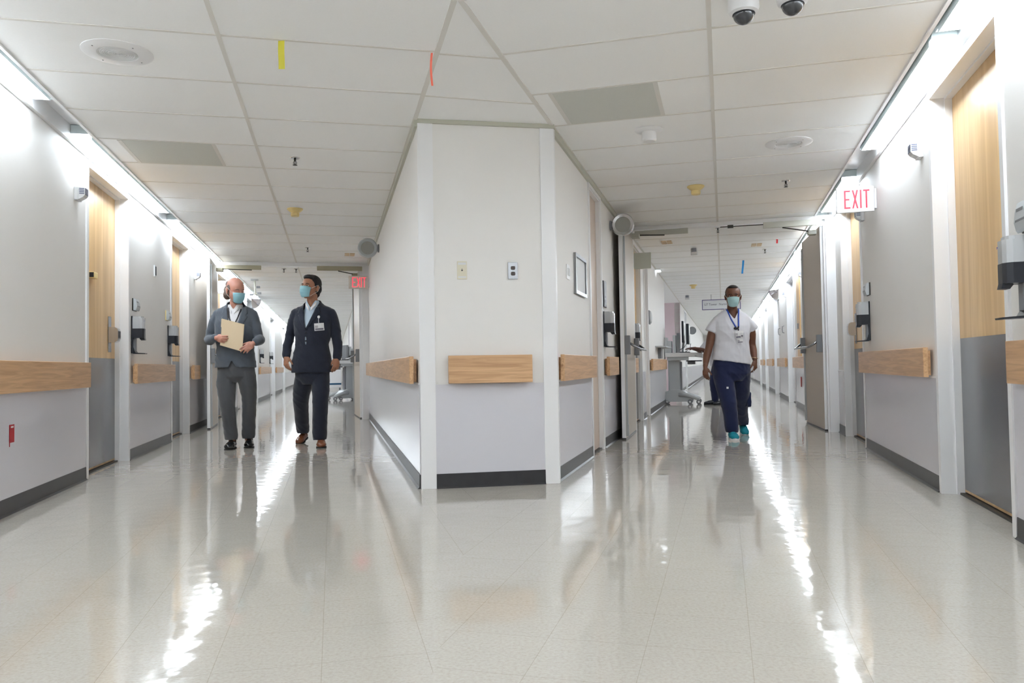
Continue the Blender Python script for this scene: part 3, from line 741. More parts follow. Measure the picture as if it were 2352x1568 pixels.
emerg('R1', 8.75, 2.45, 'round chrome-rimmed emergency lamp above the open door of the right corridor', 0.15)
# ---- EXIT signs
M_EXR = mat('exit_red', (214, 44, 66), 0.4, emis=(1.0, 0.06, 0.1), estr=0.2)
M_EXW = mat('exit_panel', (236, 236, 240), 0.25)
M_EXG = mat('exit_panel_grey', (214, 206, 198), 0.3)
def letters(mb, x0, z0, w, h, gap, t, y0, y1):
    def q(pts): mb.prism(pts, y0, y1, axis='y')
    def R(a, b, c, d): q([(a, c), (b, c), (b, d), (a, d)])
    x = x0
    R(x, x + t, z0, z0 + h); R(x + t, x + w, z0, z0 + t); R(x + t, x + w * .85, z0 + h * .5 - t / 2, z0 + h * .5 + t / 2); R(x + t, x + w, z0 + h - t, z0 + h)
    x += w + gap
    q([(x, z0), (x + t, z0), (x + w, z0 + h), (x + w - t, z0 + h)]); 
    xm = x + w / 2
    q([(x, z0 + h), (x + t, z0 + h), (xm + t * .42, z0 + h / 2 + t * .55), (xm - t * .5, z0 + h / 2 + t * .1)]); q([(x + w - t, z0), (x + w, z0), (xm + t * .5, z0 + h / 2 - t * .1), (xm - t * .42, z0 + h / 2 - t * .55)])
    x += w + gap
    R(x, x + t, z0, z0 + h); x += t + gap
    R(x, x + w, z0 + h - t, z0 + h); R(x + w / 2 - t / 2, x + w / 2 + t / 2, z0, z0 + h - t)
t = thing('exit_sign', 'white exit sign with red letters on the right wall', 'exit sign', W('R', 7.5, 1.2, 2.2), -AR, 'exit signs')
mb = MB(); mb.box(-0.18, 0.135, -0.02, 0.02, 0.004, 0.232, bev=0.004); mb.done('panel', M_EXW, t)
mb = MB(); mb.box(0.135, 0.153, -0.035, 0.035, 0.025, 0.205, bev=0.003); mb.done('mount', M_PLAST, t)
mb = MB(); letters(mb, -0.115, 0.036, 0.052, 0.165, 0.014, 0.014, -0.0225, -0.0195); mb.done('lettering', M_EXR, t)
t = thing('exit_sign', 'grey exit sign with glowing red letters right of the navy-suited man', 'exit sign', W('L', 13.15, 0.43, 2.2), -AL, 'exit signs')
mb = MB(); mb.box(-0.165, 0.155, -0.02, 0.02, 0, 0.215, bev=0.004); mb.done('panel', M_EXG, t)
mb = MB(); mb.box(0.155, 0.176, -0.035, 0.035, 0.03, 0.185, bev=0.003); mb.done('mount', M_PLAST, t)
mb = MB(); letters(mb, -0.105, 0.025, 0.058, 0.165, 0.014, 0.011, -0.0225, -0.0195); mb.done('lettering', mat('exit_red_lit', (226, 36, 56), 0.4, emis=(1.0, 0.04, 0.08), estr=0.55), t)
# back sides of two more exit signs, seen just beyond the open doors
for c, s, o0, o1, lab in (('R', 10.9, R1 + .003, R1 + .27, 'plain grey back of an exit sign beyond the right portal'), ('L', 14.2, L1 + .003, L1 + .2, 'plain grey back of an exit sign left of the grey-suited man')):
    t = thing('exit_sign', lab, 'exit sign', W(c, s, (o0 + o1) / 2, 2.2), -ANG[c], 'exit signs')
    h = (o1 - o0) / 2
    mb = MB(); mb.box(-h + .03, h, -0.02, 0.02, 0, 0.225, bev=0.004); mb.done('panel', M_EXG if c == 'L' else M_TRIMG, t)
    mb = MB(); mb.box(-h, -h + .03, -0.03, 0.03, 0.03, 0.2); mb.done('mount', M_PLAST, t)
# ---- hanging corridor sign
t = thing('hanging_sign', 'white ceiling-hung sign with purple border behind the nurse', 'sign', W('R', 21.0, -0.08, 2.26), -AR)
mb = MB(); mb.box(-0.43, 0.55, -0.012, 0.012, 0, 0.27); mb.done('panel', M_PAPER, t)
M_PURP = mat('purple_border', (86, 80, 130), 0.5)
mb = MB()
for a in ((-0.43, 0.55, 0, .017), (-0.43, 0.55, .253, .27), (-0.43, -0.413, .017, .253), (0.533, 0.55, .017, .253)): mb.box(a[0], a[1], -0.016, -0.012, a[2], a[3])
mb.done('border', M_PURP, t)
mb = MB(); mb.box(-0.2, -0.19, -.003, .003, .27, CEIL - 2.26); mb.box(0.3, 0.31, -.003, .003, .27, CEIL - 2.26); mb.done('hanger', M_MIDG, t)
text_mesh('U7 Tower  Nursing Station', 0.085, mat('sign_ink', (92, 92, 104), 0.6), 'lettering', t, (0.06, -0.0135, 0.14), width=0.86)
# ---- portal door closers, rods
def closer(c, s, o0, o1, z0, z1, m, arm_from, arm_to, shoe, lab):
    t = thing('door_closer', lab, 'door closer', W(c, s, (o0 + o1) / 2, z0), -ANG[c], 'door closers on the portal heads')
    h = (o1 - o0) / 2; cx = (o0 + o1) / 2
    mb = MB(); mb.box(-h, h, -0.05, -0.001, 0, z1 - z0, bev=0.004); mb.done('body', m, t)
    mb = MB(); mb.tube([(arm_from[0] - cx, -0.03 + (arm_from[1]), -0.006), ((arm_to[0] - cx), arm_to[1], -0.03)], 0.008, 8); mb.done('arm', M_DARK, t)
    mb = MB(); mb.box(shoe[0] - cx - .05, shoe[0] - cx + .05, shoe[1] - .07, shoe[1] + .07, -.07, -.015, bev=0.004); mb.done('shoe', m, t)
M_CLOS = mat('closer_khaki', (158, 152, 128), 0.4); M_CLG = mat('closer_grey', (176, 176, 166), 0.4)
closer('L', 13.42, -1.75, -1.15, 2.53, 2.60, M_CLOS, (-1.3, 0), (-1.74, -.3), (-1.76, -.3), 'closer with arm on the left end of the left portal head')
closer('L', 13.42, -0.25, 0.5, 2.53, 2.605, M_CLOS, (0.1, 0), (0.38, .22), (0.38, .25), 'khaki closer on the portal head above the navy-suited man')
closer('R', 10.14, -1.08, -0.4, 2.535, 2.60, M_CLG, (-0.7, 0), (-1.02, -.28), (-1.04, -.3), 'closer with arm behind the round emergency lamp')
closer('R', 10.14, 0.52, 1.2, 2.54, 2.612, M_CLG, (0.75, 0), (1.1, .24), (1.12, .28), 'closer above the open right leaf of the right portal')
t = thing('ceiling_rod', 'thin dark rod along the right portal head with a small clamp', 'rod', W('R', 10.1, 0.28, 2.585), -AR)
mb = MB(); mb.tube([(-.28, 0, 0), (.24, 0, 0)], 0.006, 8); mb.done('rod', M_DARK, t)
mb = MB(); mb.box(-.19, -.12, -.015, .015, -.02, .018); mb.done('clamp', M_DARK, t)
# ---- fire-door leaves (double egress)
def fire_leaf(c, hinge_s, hinge_o, deg, width, zt, label, bar_side, edge_m=M_TRIM, vp=True, face=-1):
    """local x from hinge to free edge, local y: face=-1 shows panic bar on -y side"""
    t = thing('fire_door_leaf', label, 'door', W(c, hinge_s, hinge_o, 0), -ANG[c] + radians(deg), 'open fire doors')
    mb = MB(); mb.box(0, width, -0.022, 0.022, 0.02, zt); mb.done('leaf', M_LEAF, t)
    mb = MB(); mb.box(width, width + .003, -0.0225, 0.0225, 0.02, zt); mb.done('edge_strip', edge_m, t)
    mb = MB(); mb.box(-.003, 0, -0.0225, .0225, .02, zt); mb.done('edge_strip', edge_m, t)
    f = face
    mb = MB(); e = sorted((f * .022, f * .045)); mb.box(width - .075, width - .045, e[0], e[1], .1, zt - .1); mb.done('vertical_rod', M_GREYP, t)
    mb = MB()
    e = sorted((f * .022, f * .085))
    mb.box(width - .10, width - .03, e[0], e[1], 0.98, 1.2, bev=0.006); mb.done('latch_box', M_MIDG, t)
    mb = MB(); mb.box(.03, .1, e[0], e[1], 0.98, 1.2, bev=0.006); mb.done('hinge_box', M_MIDG, t)
    mb = MB(); mb.tube([(.065, f * .08, 1.11), (.1, f * .15, 1.06), (.16, f * .175, 1.045), (width - .16, f * .175, 1.045), (width - .1, f * .15, 1.06), (width - .065, f * .08, 1.11)], 0.014, 10); mb.done('push_bar', M_STEEL, t, smooth=True)
    mb = MB(); mb.box(.02, width - .01, -.021, .021, .002, .02); mb.done('door_sweep', M_BASE, t)
    mb = MB(); mb.box(width - .09, width - .03, e[0], f * .022 if f > 0 else -.022, .04, .16) if False else mb.box(width - .085, width - .035, *sorted((f * .022, f * .05)), .04, .17); mb.done('floor_bolt', M_GREYP, t)
    return t
# left corridor, left leaf swings toward camera along the left wall
fire_leaf('L', 13.40, -1.86, -87, 1.24, 2.56, 'open beige fire door leaf left of the grey-suited man', 1, face=1)
fire_leaf('L', 13.57, 0.47, 93, 1.26, 2.56, 'open white fire door leaf under the glowing exit sign', 1, face=1)
fire_leaf('R', 10.12, -1.13, -89.5, 1.2, 2.56, 'open fire door leaf edge-on below the round emergency lamp', 1, face=1)
fire_leaf('R', 10.29, 1.22, 93.5, 1.38, 2.56, 'open beige fire door leaf with push bar right of the nurse', 1, face=1)
# ---- ceiling fittings
def ceil_thing(name, lab, cat, c, s, o, grp=None, z=CEIL, rot=0):
    return thing(name, lab, cat, W(c, s, o, z), -ANG[c] + rot, grp)
def speaker(c, s, o, lab):
    t = ceil_thing('ceiling_speaker', lab, 'speaker', c, s, o, 'round ceiling speakers')
    mb = MB(); mb.lathe([(0.186, 0.0), (0.186, -0.004), (0.17, -0.011), (0.108, -0.012), (0.104, -0.007)], 48); mb.done('rim', M_TRIM, t, smooth=True, angle=30)
    mb = MB()
    for k in range(10):
        r = 0.103 - k * 0.0105; mb.lathe([(r, -0.007), (r - .002, -0.0105), (r - .0055, -0.0105), (r - .0075, -0.007), (max(0.0, r - .0105), -0.007)], 40)
    mb.done('grille', M_PLAST, t, smooth=True, angle=30)
    mb = MB()
    for k in range(4): mb.lathe([(0, -.0135), (.004, -.013), (.005, -.011)], 8, Matrix.Translation((.145 * cos(pi / 4 + k * pi / 2), .145 * sin(pi / 4 + k * pi / 2), 0)))
    mb.done('screw', M_MIDG, t)
speaker('L', 4.67, -1.165, 'large round ceiling speaker at the upper left'); speaker('R', 6.68, 0.56, 'round ceiling speaker over the right corridor')
def panel(c, s0, s1, o0, o1, lab):
    t = ceil_thing('ceiling_vent_panel', lab, 'ceiling panel', c, (s0 + s1) / 2, (o0 + o1) / 2, 'grey square ceiling panels')
    hs, ho = (s1 - s0) / 2, (o1 - o0) / 2
    mb = MB(); mb.box(-ho, ho, -hs, hs, -0.0026, -0.0006); mb.done('perforated_face', M_PANEL, t)
    mb = MB(); mb.box(-ho - .03, -ho, -hs, hs, -0.0042, -.0005); mb.box(ho, ho + .03, -hs, hs, -0.0042, -.0005); mb.done('side_frame', M_TBAR, t)
panel('L', 6.445, 7.12, -1.585, -0.925, 'grey square ceiling panel over the left corridor'); panel('R', 4.95, 5.625, -1.05, -0.395, 'larger looking grey square ceiling panel right of the center block')
def sprinkler(c, s, o, lab, z=CEIL):
    t = ceil_thing('sprinkler_head', lab, 'sprinkler', c, s, o, 'ceiling sprinkler heads', z)
    mb = MB(); mb.lathe([(0.042, 0), (0.04, -0.006), (0.014, -0.012), (0.012, -0.002)], 20); mb.done('escutcheon', M_CHROME, t, smooth=True)
    mb = MB(); mb.tube([(0, 0, -.008), (0, 0, -.03)], .009, 10); mb.tube([(-.007, 0, -.03), (-.014, 0, -.045), (-.003, 0, -.062)], .0028, 6); mb.tube([(.007, 0, -.03), (.014, 0, -.045), (.003, 0, -.062)], .0028, 6); mb.tube([(0, 0, -.03), (0, 0, -.06)], .003, 6); mb.done('body', M_DARK, t)
    mb = MB(); mb.lathe([(0, -.066), (.019, -.065), (.02, -.062), (0, -.062)], 16); mb.done('deflector', M_DARK, t)
sprinkler('L', 6.75, -0.30, 'chrome sprinkler head between ceiling speaker and yellow detector, left corridor'); sprinkler('L', 11.75, -0.35, 'small sprinkler head above the navy-suited man')
sprinkler('L', 14.3, -0.84, 'dark sprinkler just behind the left portal, left of its pair'); sprinkler('L', 14.3, -0.63, 'dark sprinkler just behind the left portal, right of its pair')
sprinkler('R', 8.08, 0.64, 'sprinkler head above the exit sign area of the right corridor'); sprinkler('R', 10.62, -0.03, 'dark sprinkler behind the middle of the right portal head'); sprinkler('R', 12.9, 0.68, 'small sprinkler near the red tape in the right corridor')
def detector(c, s, o, lab):
    t = ceil_thing('smoke_detector', lab, 'smoke detector', c, s, o, 'yellowed smoke detectors')
    mb = MB(); mb.lathe([(0, -.0004), (0.086, -.0004), (0.088, -0.008), (0.07, -0.026), (0.05, -0.04), (0.042, -0.046), (0, -.046)], 32); mb.done('base', M_YELL, t, smooth=True, angle=35)
    mb = MB(); mb.lathe([(0.04, -.046), (0.048, -0.052), (0.046, -0.082), (0.038, -0.088), (0, -.088)], 28); mb.done('sensor_cap', M_YELL, t, smooth=True, angle=35)
detector('L', 8.92, -0.4, 'yellowed smoke detector in the left corridor'); detector('R', 8.02, -0.23, 'yellowed smoke detector over the right corridor'); detector('R', 18.2, -0.63, 'distant yellow smoke detector above the hanging sign')
t = ceil_thing('motion_sensor', 'white cylindrical ceiling sensor beside the grey panel', 'sensor', 'R', 5.95, -0.51)
mb = MB(); mb.lathe([(0, -.0005), (0.106, -.0005), (0.108, -0.006), (0.1, -0.013), (0.055, -0.022)], 40); mb.done('flange', M_TRIM, t, smooth=True, angle=35)
mb = MB(); mb.lathe([(0.055, -.018), (0.055, -0.085), (0.046, -0.094), (0, -.096)], 32); mb.done('barrel', M_TRIM, t, smooth=True, angle=35)
for s, o, lab in ((3.88, 0.135, 'left one of two dome security cameras at the top edge'), (3.88, 0.36, 'right one of two dome security cameras at the top edge')):
    zz = 2.57 if o < .2 else 2.585
    t = thing('security_camera', lab, 'security camera', W('R', s, o, CEIL), -AR, 'dome security cameras')
    b = zz - CEIL
    mb = MB(); mb.lathe([(0, -.0005), (0.066, -.0005), (0.072, -.02), (0.074, b + .02), (0.068, b), (0.052, b - .008)], 36); mb.done('housing', M_TRIM, t, smooth=True, angle=35)
    mb = MB(); mb.lathe([(0.053, b - .004)] + [(0.052 * cos(a), b - .008 - 0.05 * sin(a)) for a in [pi / 2 * k / 8 for k in range(9)]], 32); mb.done('dome', mat('smoked_dome_%d' % (o > .2), (58, 60, 64), 0.08, coat=0.6) if o < .2 else MATS['smoked_dome_0'], t, smooth=True)
    mb = MB(); mb.lathe([(0.0525, b - .004), (0.0545, b - .010), (0.052, b - .014), (0.0505, b - .008)], 32); mb.done('dome_ring', M_BLACK, t, smooth=True)
for c, s, o, lab in (('L', 12.38, 0.27, 'beige twin plate on the ceiling near the left emergency lamp'), ('R', 11.6, -0.77, 'beige twin plate on the ceiling beyond the right portal, left one'), ('R', 12.35, 0.53, 'beige twin plate on the ceiling beyond the right portal, right one')):
    t = ceil_thing('twin_plate', lab, 'ceiling plate', c, s, o, 'beige ceiling plates')
    for x in (-.04, .04): mb = MB(); mb.box(x - .036, x + .036, -.13, .13, -.012, -.0005, bev=0.003); mb.done('plate', M_BEIGE, t)
# hanging strips of coloured tape
def tape(c, s, o, length, wd, col, nm, lab, lean=0.0, curl=0.0, facing=0.0):
    m = mat('tape_' + nm, col, 0.5)
    n = 8; mb = MB(); v0 = []
    for i in range(n + 1):
        t_ = i / n; z = -length * t_; x = lean * t_ + curl * sin(pi * t_)
        y = -0.004 * sin(t_ * 5)
        v0.append([mb.bm.verts.new((x + dx, y + dy, z)) for dx, dy in ((-wd / 2, 0), (wd / 2, 0), (wd / 2, .0012), (-wd / 2, .0012))])
    for a, b in zip(v0, v0[1:]):
        for k in range(4): mb.bm.faces.new((a[k], a[(k + 1) % 4], b[(k + 1) % 4], b[k]))
    mb.bm.faces.new(v0[0]); mb.bm.faces.new(v0[-1][::-1])
    ob = mb.done('tape_strip', m); ob.location = W(c, s, o, CEIL - .003); ob.rotation_euler = (0, 0, facing)
    tag(ob, lab, 'tape', 'coloured tape strips hanging from the ceiling')
tape('L', 4.33, -0.26, 0.155, 0.034, (216, 208, 74), 'yellow', 'wide yellow tape strip hanging from the ceiling')
tape('L', 4.34, 0.565, 0.188, 0.012, (255, 128, 108), 'coral', 'thin coral tape strip hanging at the ceiling seam above the center block', curl=-0.006)
tape('R', 14.15, 0.38, 0.235, 0.034, (0, 128, 196), 'blue', 'blue tape strip hanging from the ceiling above the nurse', lean=-.024)
tape('R', 11.9, 0.8, 0.06, 0.024, (214, 34, 48), 'red', 'short red tape strip hanging near the right trough')
# convex mirrors
def mirror(w, s, out, lab, R=0.3):
    t = thing('convex_mirror', lab, 'mirror', wl(w, s, CEIL - 0.03), wall_rot(w), 'quarter-dome mirrors under the ceiling')
    # quarter dome hugging wall and ceiling
    mb = MB(); prof = [(R * cos(a), -R * sin(a)) for a in [pi / 2 * k / 10 for k in range(11)]]
    prof[-1] = (0, -R)
    mb.lathe(prof, 20, Matrix.Translation((0, -0.003, 0)), pi, 2 * pi); mb.done('dome', M_MIRROR, t, smooth=True)
    mb = MB(); mb.box(-R * 1.05, R * 1.05, -0.01, -.001, -R * 1.05, 0.01); mb.done('backing', M_GREYP, t)
mirror('R2', 20.2, 0, 'quarter-dome mirror high on the right wall right of the nurse', 0.23); mirror('L1', 20.3, 0, 'quarter-dome mirror high on the left wall behind the grey-suited man', 0.23)
t = ceil_thing('ceiling_bracket', 'thin hanging ceiling bracket with small grey heads beside the bald man', 'bracket', 'L', 16.0, -1.5)
mb = MB(); mb.box(-.07, .07, -.04, .04, -.03, -.0005); mb.done('canopy', M_GREYP, t)
mb = MB(); mb.tube([(0, 0, -.03), (.012, 0, -.3)], .015, 8); mb.tube([(-.05, 0, -.3), (.1, 0, -.28)], .014, 8); mb.done('stem', M_TRIMG, t)
for x, z in ((-.06, -.31), (.09, -.28), (.07, -.16)): mb = MB(); mb.box(x - .035, x + .035, -.03, .03, z - .02, z + .02, bev=0.004); mb.done('head', M_MIDG, t)
# ---- workstation carts
def cart(c, s, o, yaw, lab, monitors=True, scale=1.0):
    t = thing('computer_cart', lab, 'cart', W(c, s, o, 0), -ANG[c] + yaw, 'wheeled computer carts')
    # local: +x toward the user side, z up
    mb = MB(); mb.prism([(-.40, .05), (-.39, .16), (-.33, .26), (-.22, .31), (-.05, .31), (.08, .26), (.2, .17), (.26, .09), (.2, .05)], -.19, .19, axis='y'); mb.done('base_cover', M_GREYP, t)
    mb = MB(); mb.lathe([(0, -.003), (.045, -.003), (.045, .003)], 20, Matrix.Translation((-.02, -.192, .15)) @ Matrix.Rotation(pi / 2, 4, 'X')); mb.done('emblem', M_MIDG, t)
    for y in (-.2, .2):
        mb = MB(); mb.tube([(-.05, y * .8, .2), (.12, y * .95, .19), (.26, y * 1.1, .15), (.38, y * 1.2, .1)], [.05, .05, .042, .034], 12); mb.done('foot', M_GREYP, t, smooth=True)
    for x, y in ((-.3, -.17), (-.3, .17), (.36, -.25), (.36, .25), (.18, -.2), (.18, .2)):
        mb = MB(); mb.lathe([(0, -.02), (.035, -.02), (.05, -.012), (.05, .012), (.035, .02), (0, .02)], 20, Matrix.Translation((x, y, .0515)) @ Matrix.Rotation(pi / 2, 4, 'X')); wh = mb.done('wheel', M_MIDG, t, smooth=True, angle=35)
        mb = MB(); mb.lathe([(0, -.0225), (.02, -.0225), (.02, .0225), (0, .0225)], 14, Matrix.Translation((x, y, .0515)) @ Matrix.Rotation(pi / 2, 4, 'X')); mb.done('hub', M_PLAST, wh)
    mb = MB(); mb.box(-.27, -.02, -.09, .09, .22, 1.0, bev=0.02); mb.done('column', M_GREYP, t)
    mb = MB(); mb.box(-.02, .02, -.07, .07, .26, .9, bev=0.01); mb.done('column_channel', M_MIDG, t)
    mb = MB(); mb.box(-.32, .46, -.24, .24, 1.0, 1.09, bev=0.015); mb.done('work_surface', M_PLAST, t)
    mb = MB(); mb.box(-.28, .16, -.2, .2, .93, 1.0, bev=0.01); mb.done('drawer', M_GREYP, t)
    mb = MB(); mb.box(.12, .44, -.2, .2, .9, .925, bev=0.006); mb.done('keyboard_tray', M_BLACK, t)
    mb = MB(); mb.box(.14, .3, -.1, .1, .84, .9, bev=.01); mb.done('scanner_holder', M_MIDG, t)
    mb = MB(); mb.tube([(.3, -.24, 1.02), (.42, -.2, 1.0), (.45, 0, .99), (.42, .2, 1.0), (.3, .24, 1.02)], .018, 10); mb.done('handle', M_GREYP, t, smooth=True)
    mb = MB(); mb.box(-.05, .2, -.17, .17, 1.092, 1.108, bev=.003); mb.done('keyboard', M_BLACK, t)
    for x0, x1, h in ((-.27, -.18, .34), (-.33, -.27, .44), (-.15, -.09, .5), (-.07, -.01, .56)):
        mb = MB(); mb.box(x0, x1, -.2, .16, 1.09, 1.09 + h * .75, bev=.006); mb.done('device_box', M_GREYP if x0 < -.1 else M_MIDG, t)
    if monitors:
        for x0, x1, z0, z1 in ((.04, .085, 1.3, 1.76), (.13, .19, 1.27, 1.7)):
            mb = MB(); mb.box(x0, x1, -.27, .27, z0, z1, bev=.01); sc = mb.done('monitor', M_BLACK, t)
            mb = MB(); mb.box(x1, x1 + .002, -.25, .25, z0 + .03, z1 - .02); mb.done('screen', M_GLASSG, sc)
        mb = MB(); mb.tube([(0.04, 0, 1.09), (.06, 0, 1.3), (.06, 0, 1.5)], .025, 10); mb.done('monitor_arm', M_GREYP, t)
    mb = MB(); mb.tube([(.14, -.1, 1.3), (.08, -.14, 1.2), (0, -.16, 1.16), (-.05, -.14, 1.1)], .006, 6); mb.tube([(.22, -.1, 1.28), (.2, -.16, 1.18), (.1, -.18, 1.1)], .006, 6); mb.done('cable', M_BLACK, t)
    # coiled power cord at the rear
    pts = []
    for k in range(41):
        a = k / 40 * 2 * pi * 2.0
        pts.append((-.45 + .014 * sin(3 * a), -.1 + .09 * cos(a), .22 + .16 * sin(a)))
    mb = MB(); mb.tube(pts, .013, 8); mb.tube([(-.42, -.1, .36), (-.36, -.14, .48), (-.40, -.16, .58), (-.52, -.17, .6), (-.62, -.17, .6)], .012, 8); mb.done('power_cord', M_BLACK, t, smooth=True)
    return t
cart('R', 16.95, -0.88, 0.0, 'grey wheeled computer cart with monitors left of the nurse')
cart('L', 21.8, 0.3, pi + 0.35, 'grey wheeled computer cart partly hidden by the navy-suited man', monitors=False)
t = thing('white_bin', 'distant white box with a blue stripe right of the navy-suited man', 'box', W('L', 33.0, 0.05, 0), -AL)
mb = MB(); mb.box(-.28, .28, -.25, .25, 0.08, .95, bev=.01); mb.done('body', M_TRIM, t)
mb = MB(); mb.box(-.281, .281, -.254, -.25, .2, .27); mb.done('stripe', mat('blue_stripe', (28, 82, 118), 0.4), t)
mb = MB()
for x in (-.22, .22):
    for y in (-.2, .2): mb.tube([(x, y, 0.001), (x, y, .08)], .03, 10)
mb.done('feet', M_MIDG, t)
t = thing('fire_lamp', 'small round lamp on a stalk on the far left wall of the right corridor', 'lamp', wl('R1', 28.2, 2.02), wall_rot('R1'))
mb = MB(); mb.tube([(0, -.001, 0), (0, -.14, 0)], .03, 8); mb.done('arm', M_MIDG, t)
mb = MB(); mb.lathe([(0, 0), (.14, 0), (.14, .05), (0, .06)], 20, Matrix.Translation((0, -.17, 0)) @ Matrix.Rotation(-pi / 2, 4, 'Y')); mb.done('lens', M_MIDG, t)
# small bright ceiling patch near the nursing bay, built as a glowing box
t = thing('bay_bright_patch', 'small bright ceiling patch above the far left wall of the right corridor', 'light', W('R', 15.0, R1 + 0.05, CEIL - .02), wall_rot('R1'))
mb = MB(); mb.box(-.14, .14, -.045, .045, 0.002, .018); mb.done('housing', M_HOUS, t)
mb = MB(); mb.box(-.13, .13, -.04, .04, -.012, .002, bev=.003); mb.done('diffuser', mat('dim_glow', (240, 242, 246), 0.4, emis=(0.88, 0.94, 1.0), estr=1.6), t)
# ================================================================== PEOPLE
from mathutils.bvhtree import BVHTree
def crs(pts, sub=4):
    P = [Vector(p) for p in pts]
    if len(P) < 3: return P
    Q = [P[0] * 2 - P[1]] + P + [P[-1] * 2 - P[-2]]; out = []
    for i in range(1, len(Q) - 2):
        a, b, c, d = Q[i - 1], Q[i], Q[i + 1], Q[i + 2]
        for k in range(sub):
            t = k / sub
            out.append(0.5 * ((2 * b) + (c - a) * t + (2 * a - 5 * b + 4 * c - d) * t * t + (3 * b - a - 3 * c + d) * t ** 3))
    out.append(P[-1]); return out
def limb(mb, pts, rads, seg=20, sub=4, flat=1.0, caps=True, M=None):
    """tapered round limb through joints with rounded ends"""
    n = len(pts)
    R = crs([(r, 0, 0) for r in rads], sub) if n > 2 else [Vector((r, 0, 0)) for r in rads]
    P = crs(pts, sub)
    if M is not None: P = [M @ p for p in P]
    mb.tube(P, [max(.001, r.x) for r in R], seg, True, flat)
    if caps:
        for p, r in ((P[0], R[0].x), (P[-1], R[-1].x)): mb.ell(p, (r, r, r), 12, 8)
def finish(name, mb, m, parent, voxel=0.007, smooth=4, factor=0.5, wr=None, cut=None, keep_bvh=False):
    """fuse the shapes of mb into ONE continuous surface, smooth it, add cloth folds"""
    me = bpy.data.meshes.new('tmp'); bmesh.ops.recalc_face_normals(mb.bm, faces=mb.bm.faces); mb.bm.to_mesh(me); mb.bm.free()
    o = bpy.data.objects.new('tmp', me); COL.objects.link(o)
    r = o.modifiers.new('r', 'REMESH'); r.mode = 'VOXEL'; r.voxel_size = voxel; r.use_smooth_shade = True
    if smooth:
        s = o.modifiers.new('s', 'SMOOTH'); s.iterations = smooth; s.factor = factor
    bpy.context.view_layer.update()
    me2 = bpy.data.meshes.new_from_object(o.evaluated_get(bpy.context.evaluated_depsgraph_get()))
    bpy.data.objects.remove(o); bpy.data.meshes.remove(me)
    if wr:
        ns = [v.normal.copy() for v in me2.vertices]
        for v, nn in zip(me2.vertices, ns): v.co += nn * wr(v.co)
        me2.update()
    bvh = None
    if keep_bvh: bvh = BVHTree.FromPolygons([v.co.copy() for v in me2.vertices], [tuple(p.vertices) for p in me2.polygons])
    if cut:
        b = bmesh.new(); b.from_mesh(me2)
        dl = [f for f in b.faces if cut(f.calc_center_median())]
        bmesh.ops.delete(b, geom=dl, context='FACES')
        for _ in range(7):
            nw = []
            for v in b.verts:
                nb = [e.other_vert(v) for e in v.link_edges if e.is_boundary]
                if len(nb) == 2: nw.append((v, v.co * .4 + (nb[0].co + nb[1].co) * .3))
            for v, c in nw: v.co = c
        b.to_mesh(me2); b.free()
    me2.name = name; me2.materials.clear(); me2.materials.append(m)
    for p in me2.polygons: p.use_smooth = True
    ob = bpy.data.objects.new(name, me2); COL.objects.link(ob); ob.parent = parent
    return (ob, bvh) if keep_bvh else ob
def drape(name, rows, bvh, off, th, m, parent, smooth=True, default_y=0.0):
    """cloth or card laid over the front of a body: rows of (x, z) points"""
    def hit(x, z, o):
        h = bvh.ray_cast(Vector((x, -2, z)), Vector((0, 1, 0)))
        y = h[0].y if h[0] is not None else default_y
        return Vector((x, y - o, z))
    b = bmesh.new()
    A = [[b.verts.new(hit(x, z, off + th)) for x, z in r] for r in rows]
    B = [[b.verts.new(hit(x, z, off)) for x, z in r] for r in rows]
    n, k = len(rows), len(rows[0])
    for i in range(n - 1):
        for j in range(k - 1):
            b.faces.new((A[i][j], A[i][j + 1], A[i + 1][j + 1], A[i + 1][j])); b.faces.new((B[i][j], B[i + 1][j], B[i + 1][j + 1], B[i][j + 1]))
    for i in range(n - 1):
        b.faces.new((A[i][0], A[i + 1][0], B[i + 1][0], B[i][0])); b.faces.new((A[i][-1], B[i][-1], B[i + 1][-1], A[i + 1][-1]))
    for j in range(k - 1):
        b.faces.new((A[0][j], B[0][j], B[0][j + 1], A[0][j + 1])); b.faces.new((A[-1][j], A[-1][j + 1], B[-1][j + 1], B[-1][j]))
    bmesh.ops.recalc_face_normals(b, faces=b.faces)
    me = bpy.data.meshes.new(name); b.to_mesh(me); b.free(); me.materials.append(m)
    if smooth:
        for p in me.polygons: p.use_smooth = True
    o = bpy.data.objects.new(name, me); COL.objects.link(o); o.parent = parent
    return o
def strip(path, w0, w1, nx=4, nz=14):
    """rows for drape along a path of (x, z) centre points with widths"""
    P = crs([(x, 0, z) for x, z in path], 5); n = len(P); rows = []
    for i, p in enumerate(P):
        d = (P[min(i + 1, n - 1)] - P[max(i - 1, 0)]).normalized(); q = Vector((-d.z, 0, d.x)); t = i / (n - 1); w = w0 + (w1 - w0) * t
        rows.append([(p.x + q.x * w * (k / nx - .5), p.z + q.z * w * (k / nx - .5)) for k in range(nx + 1)])
    return rows
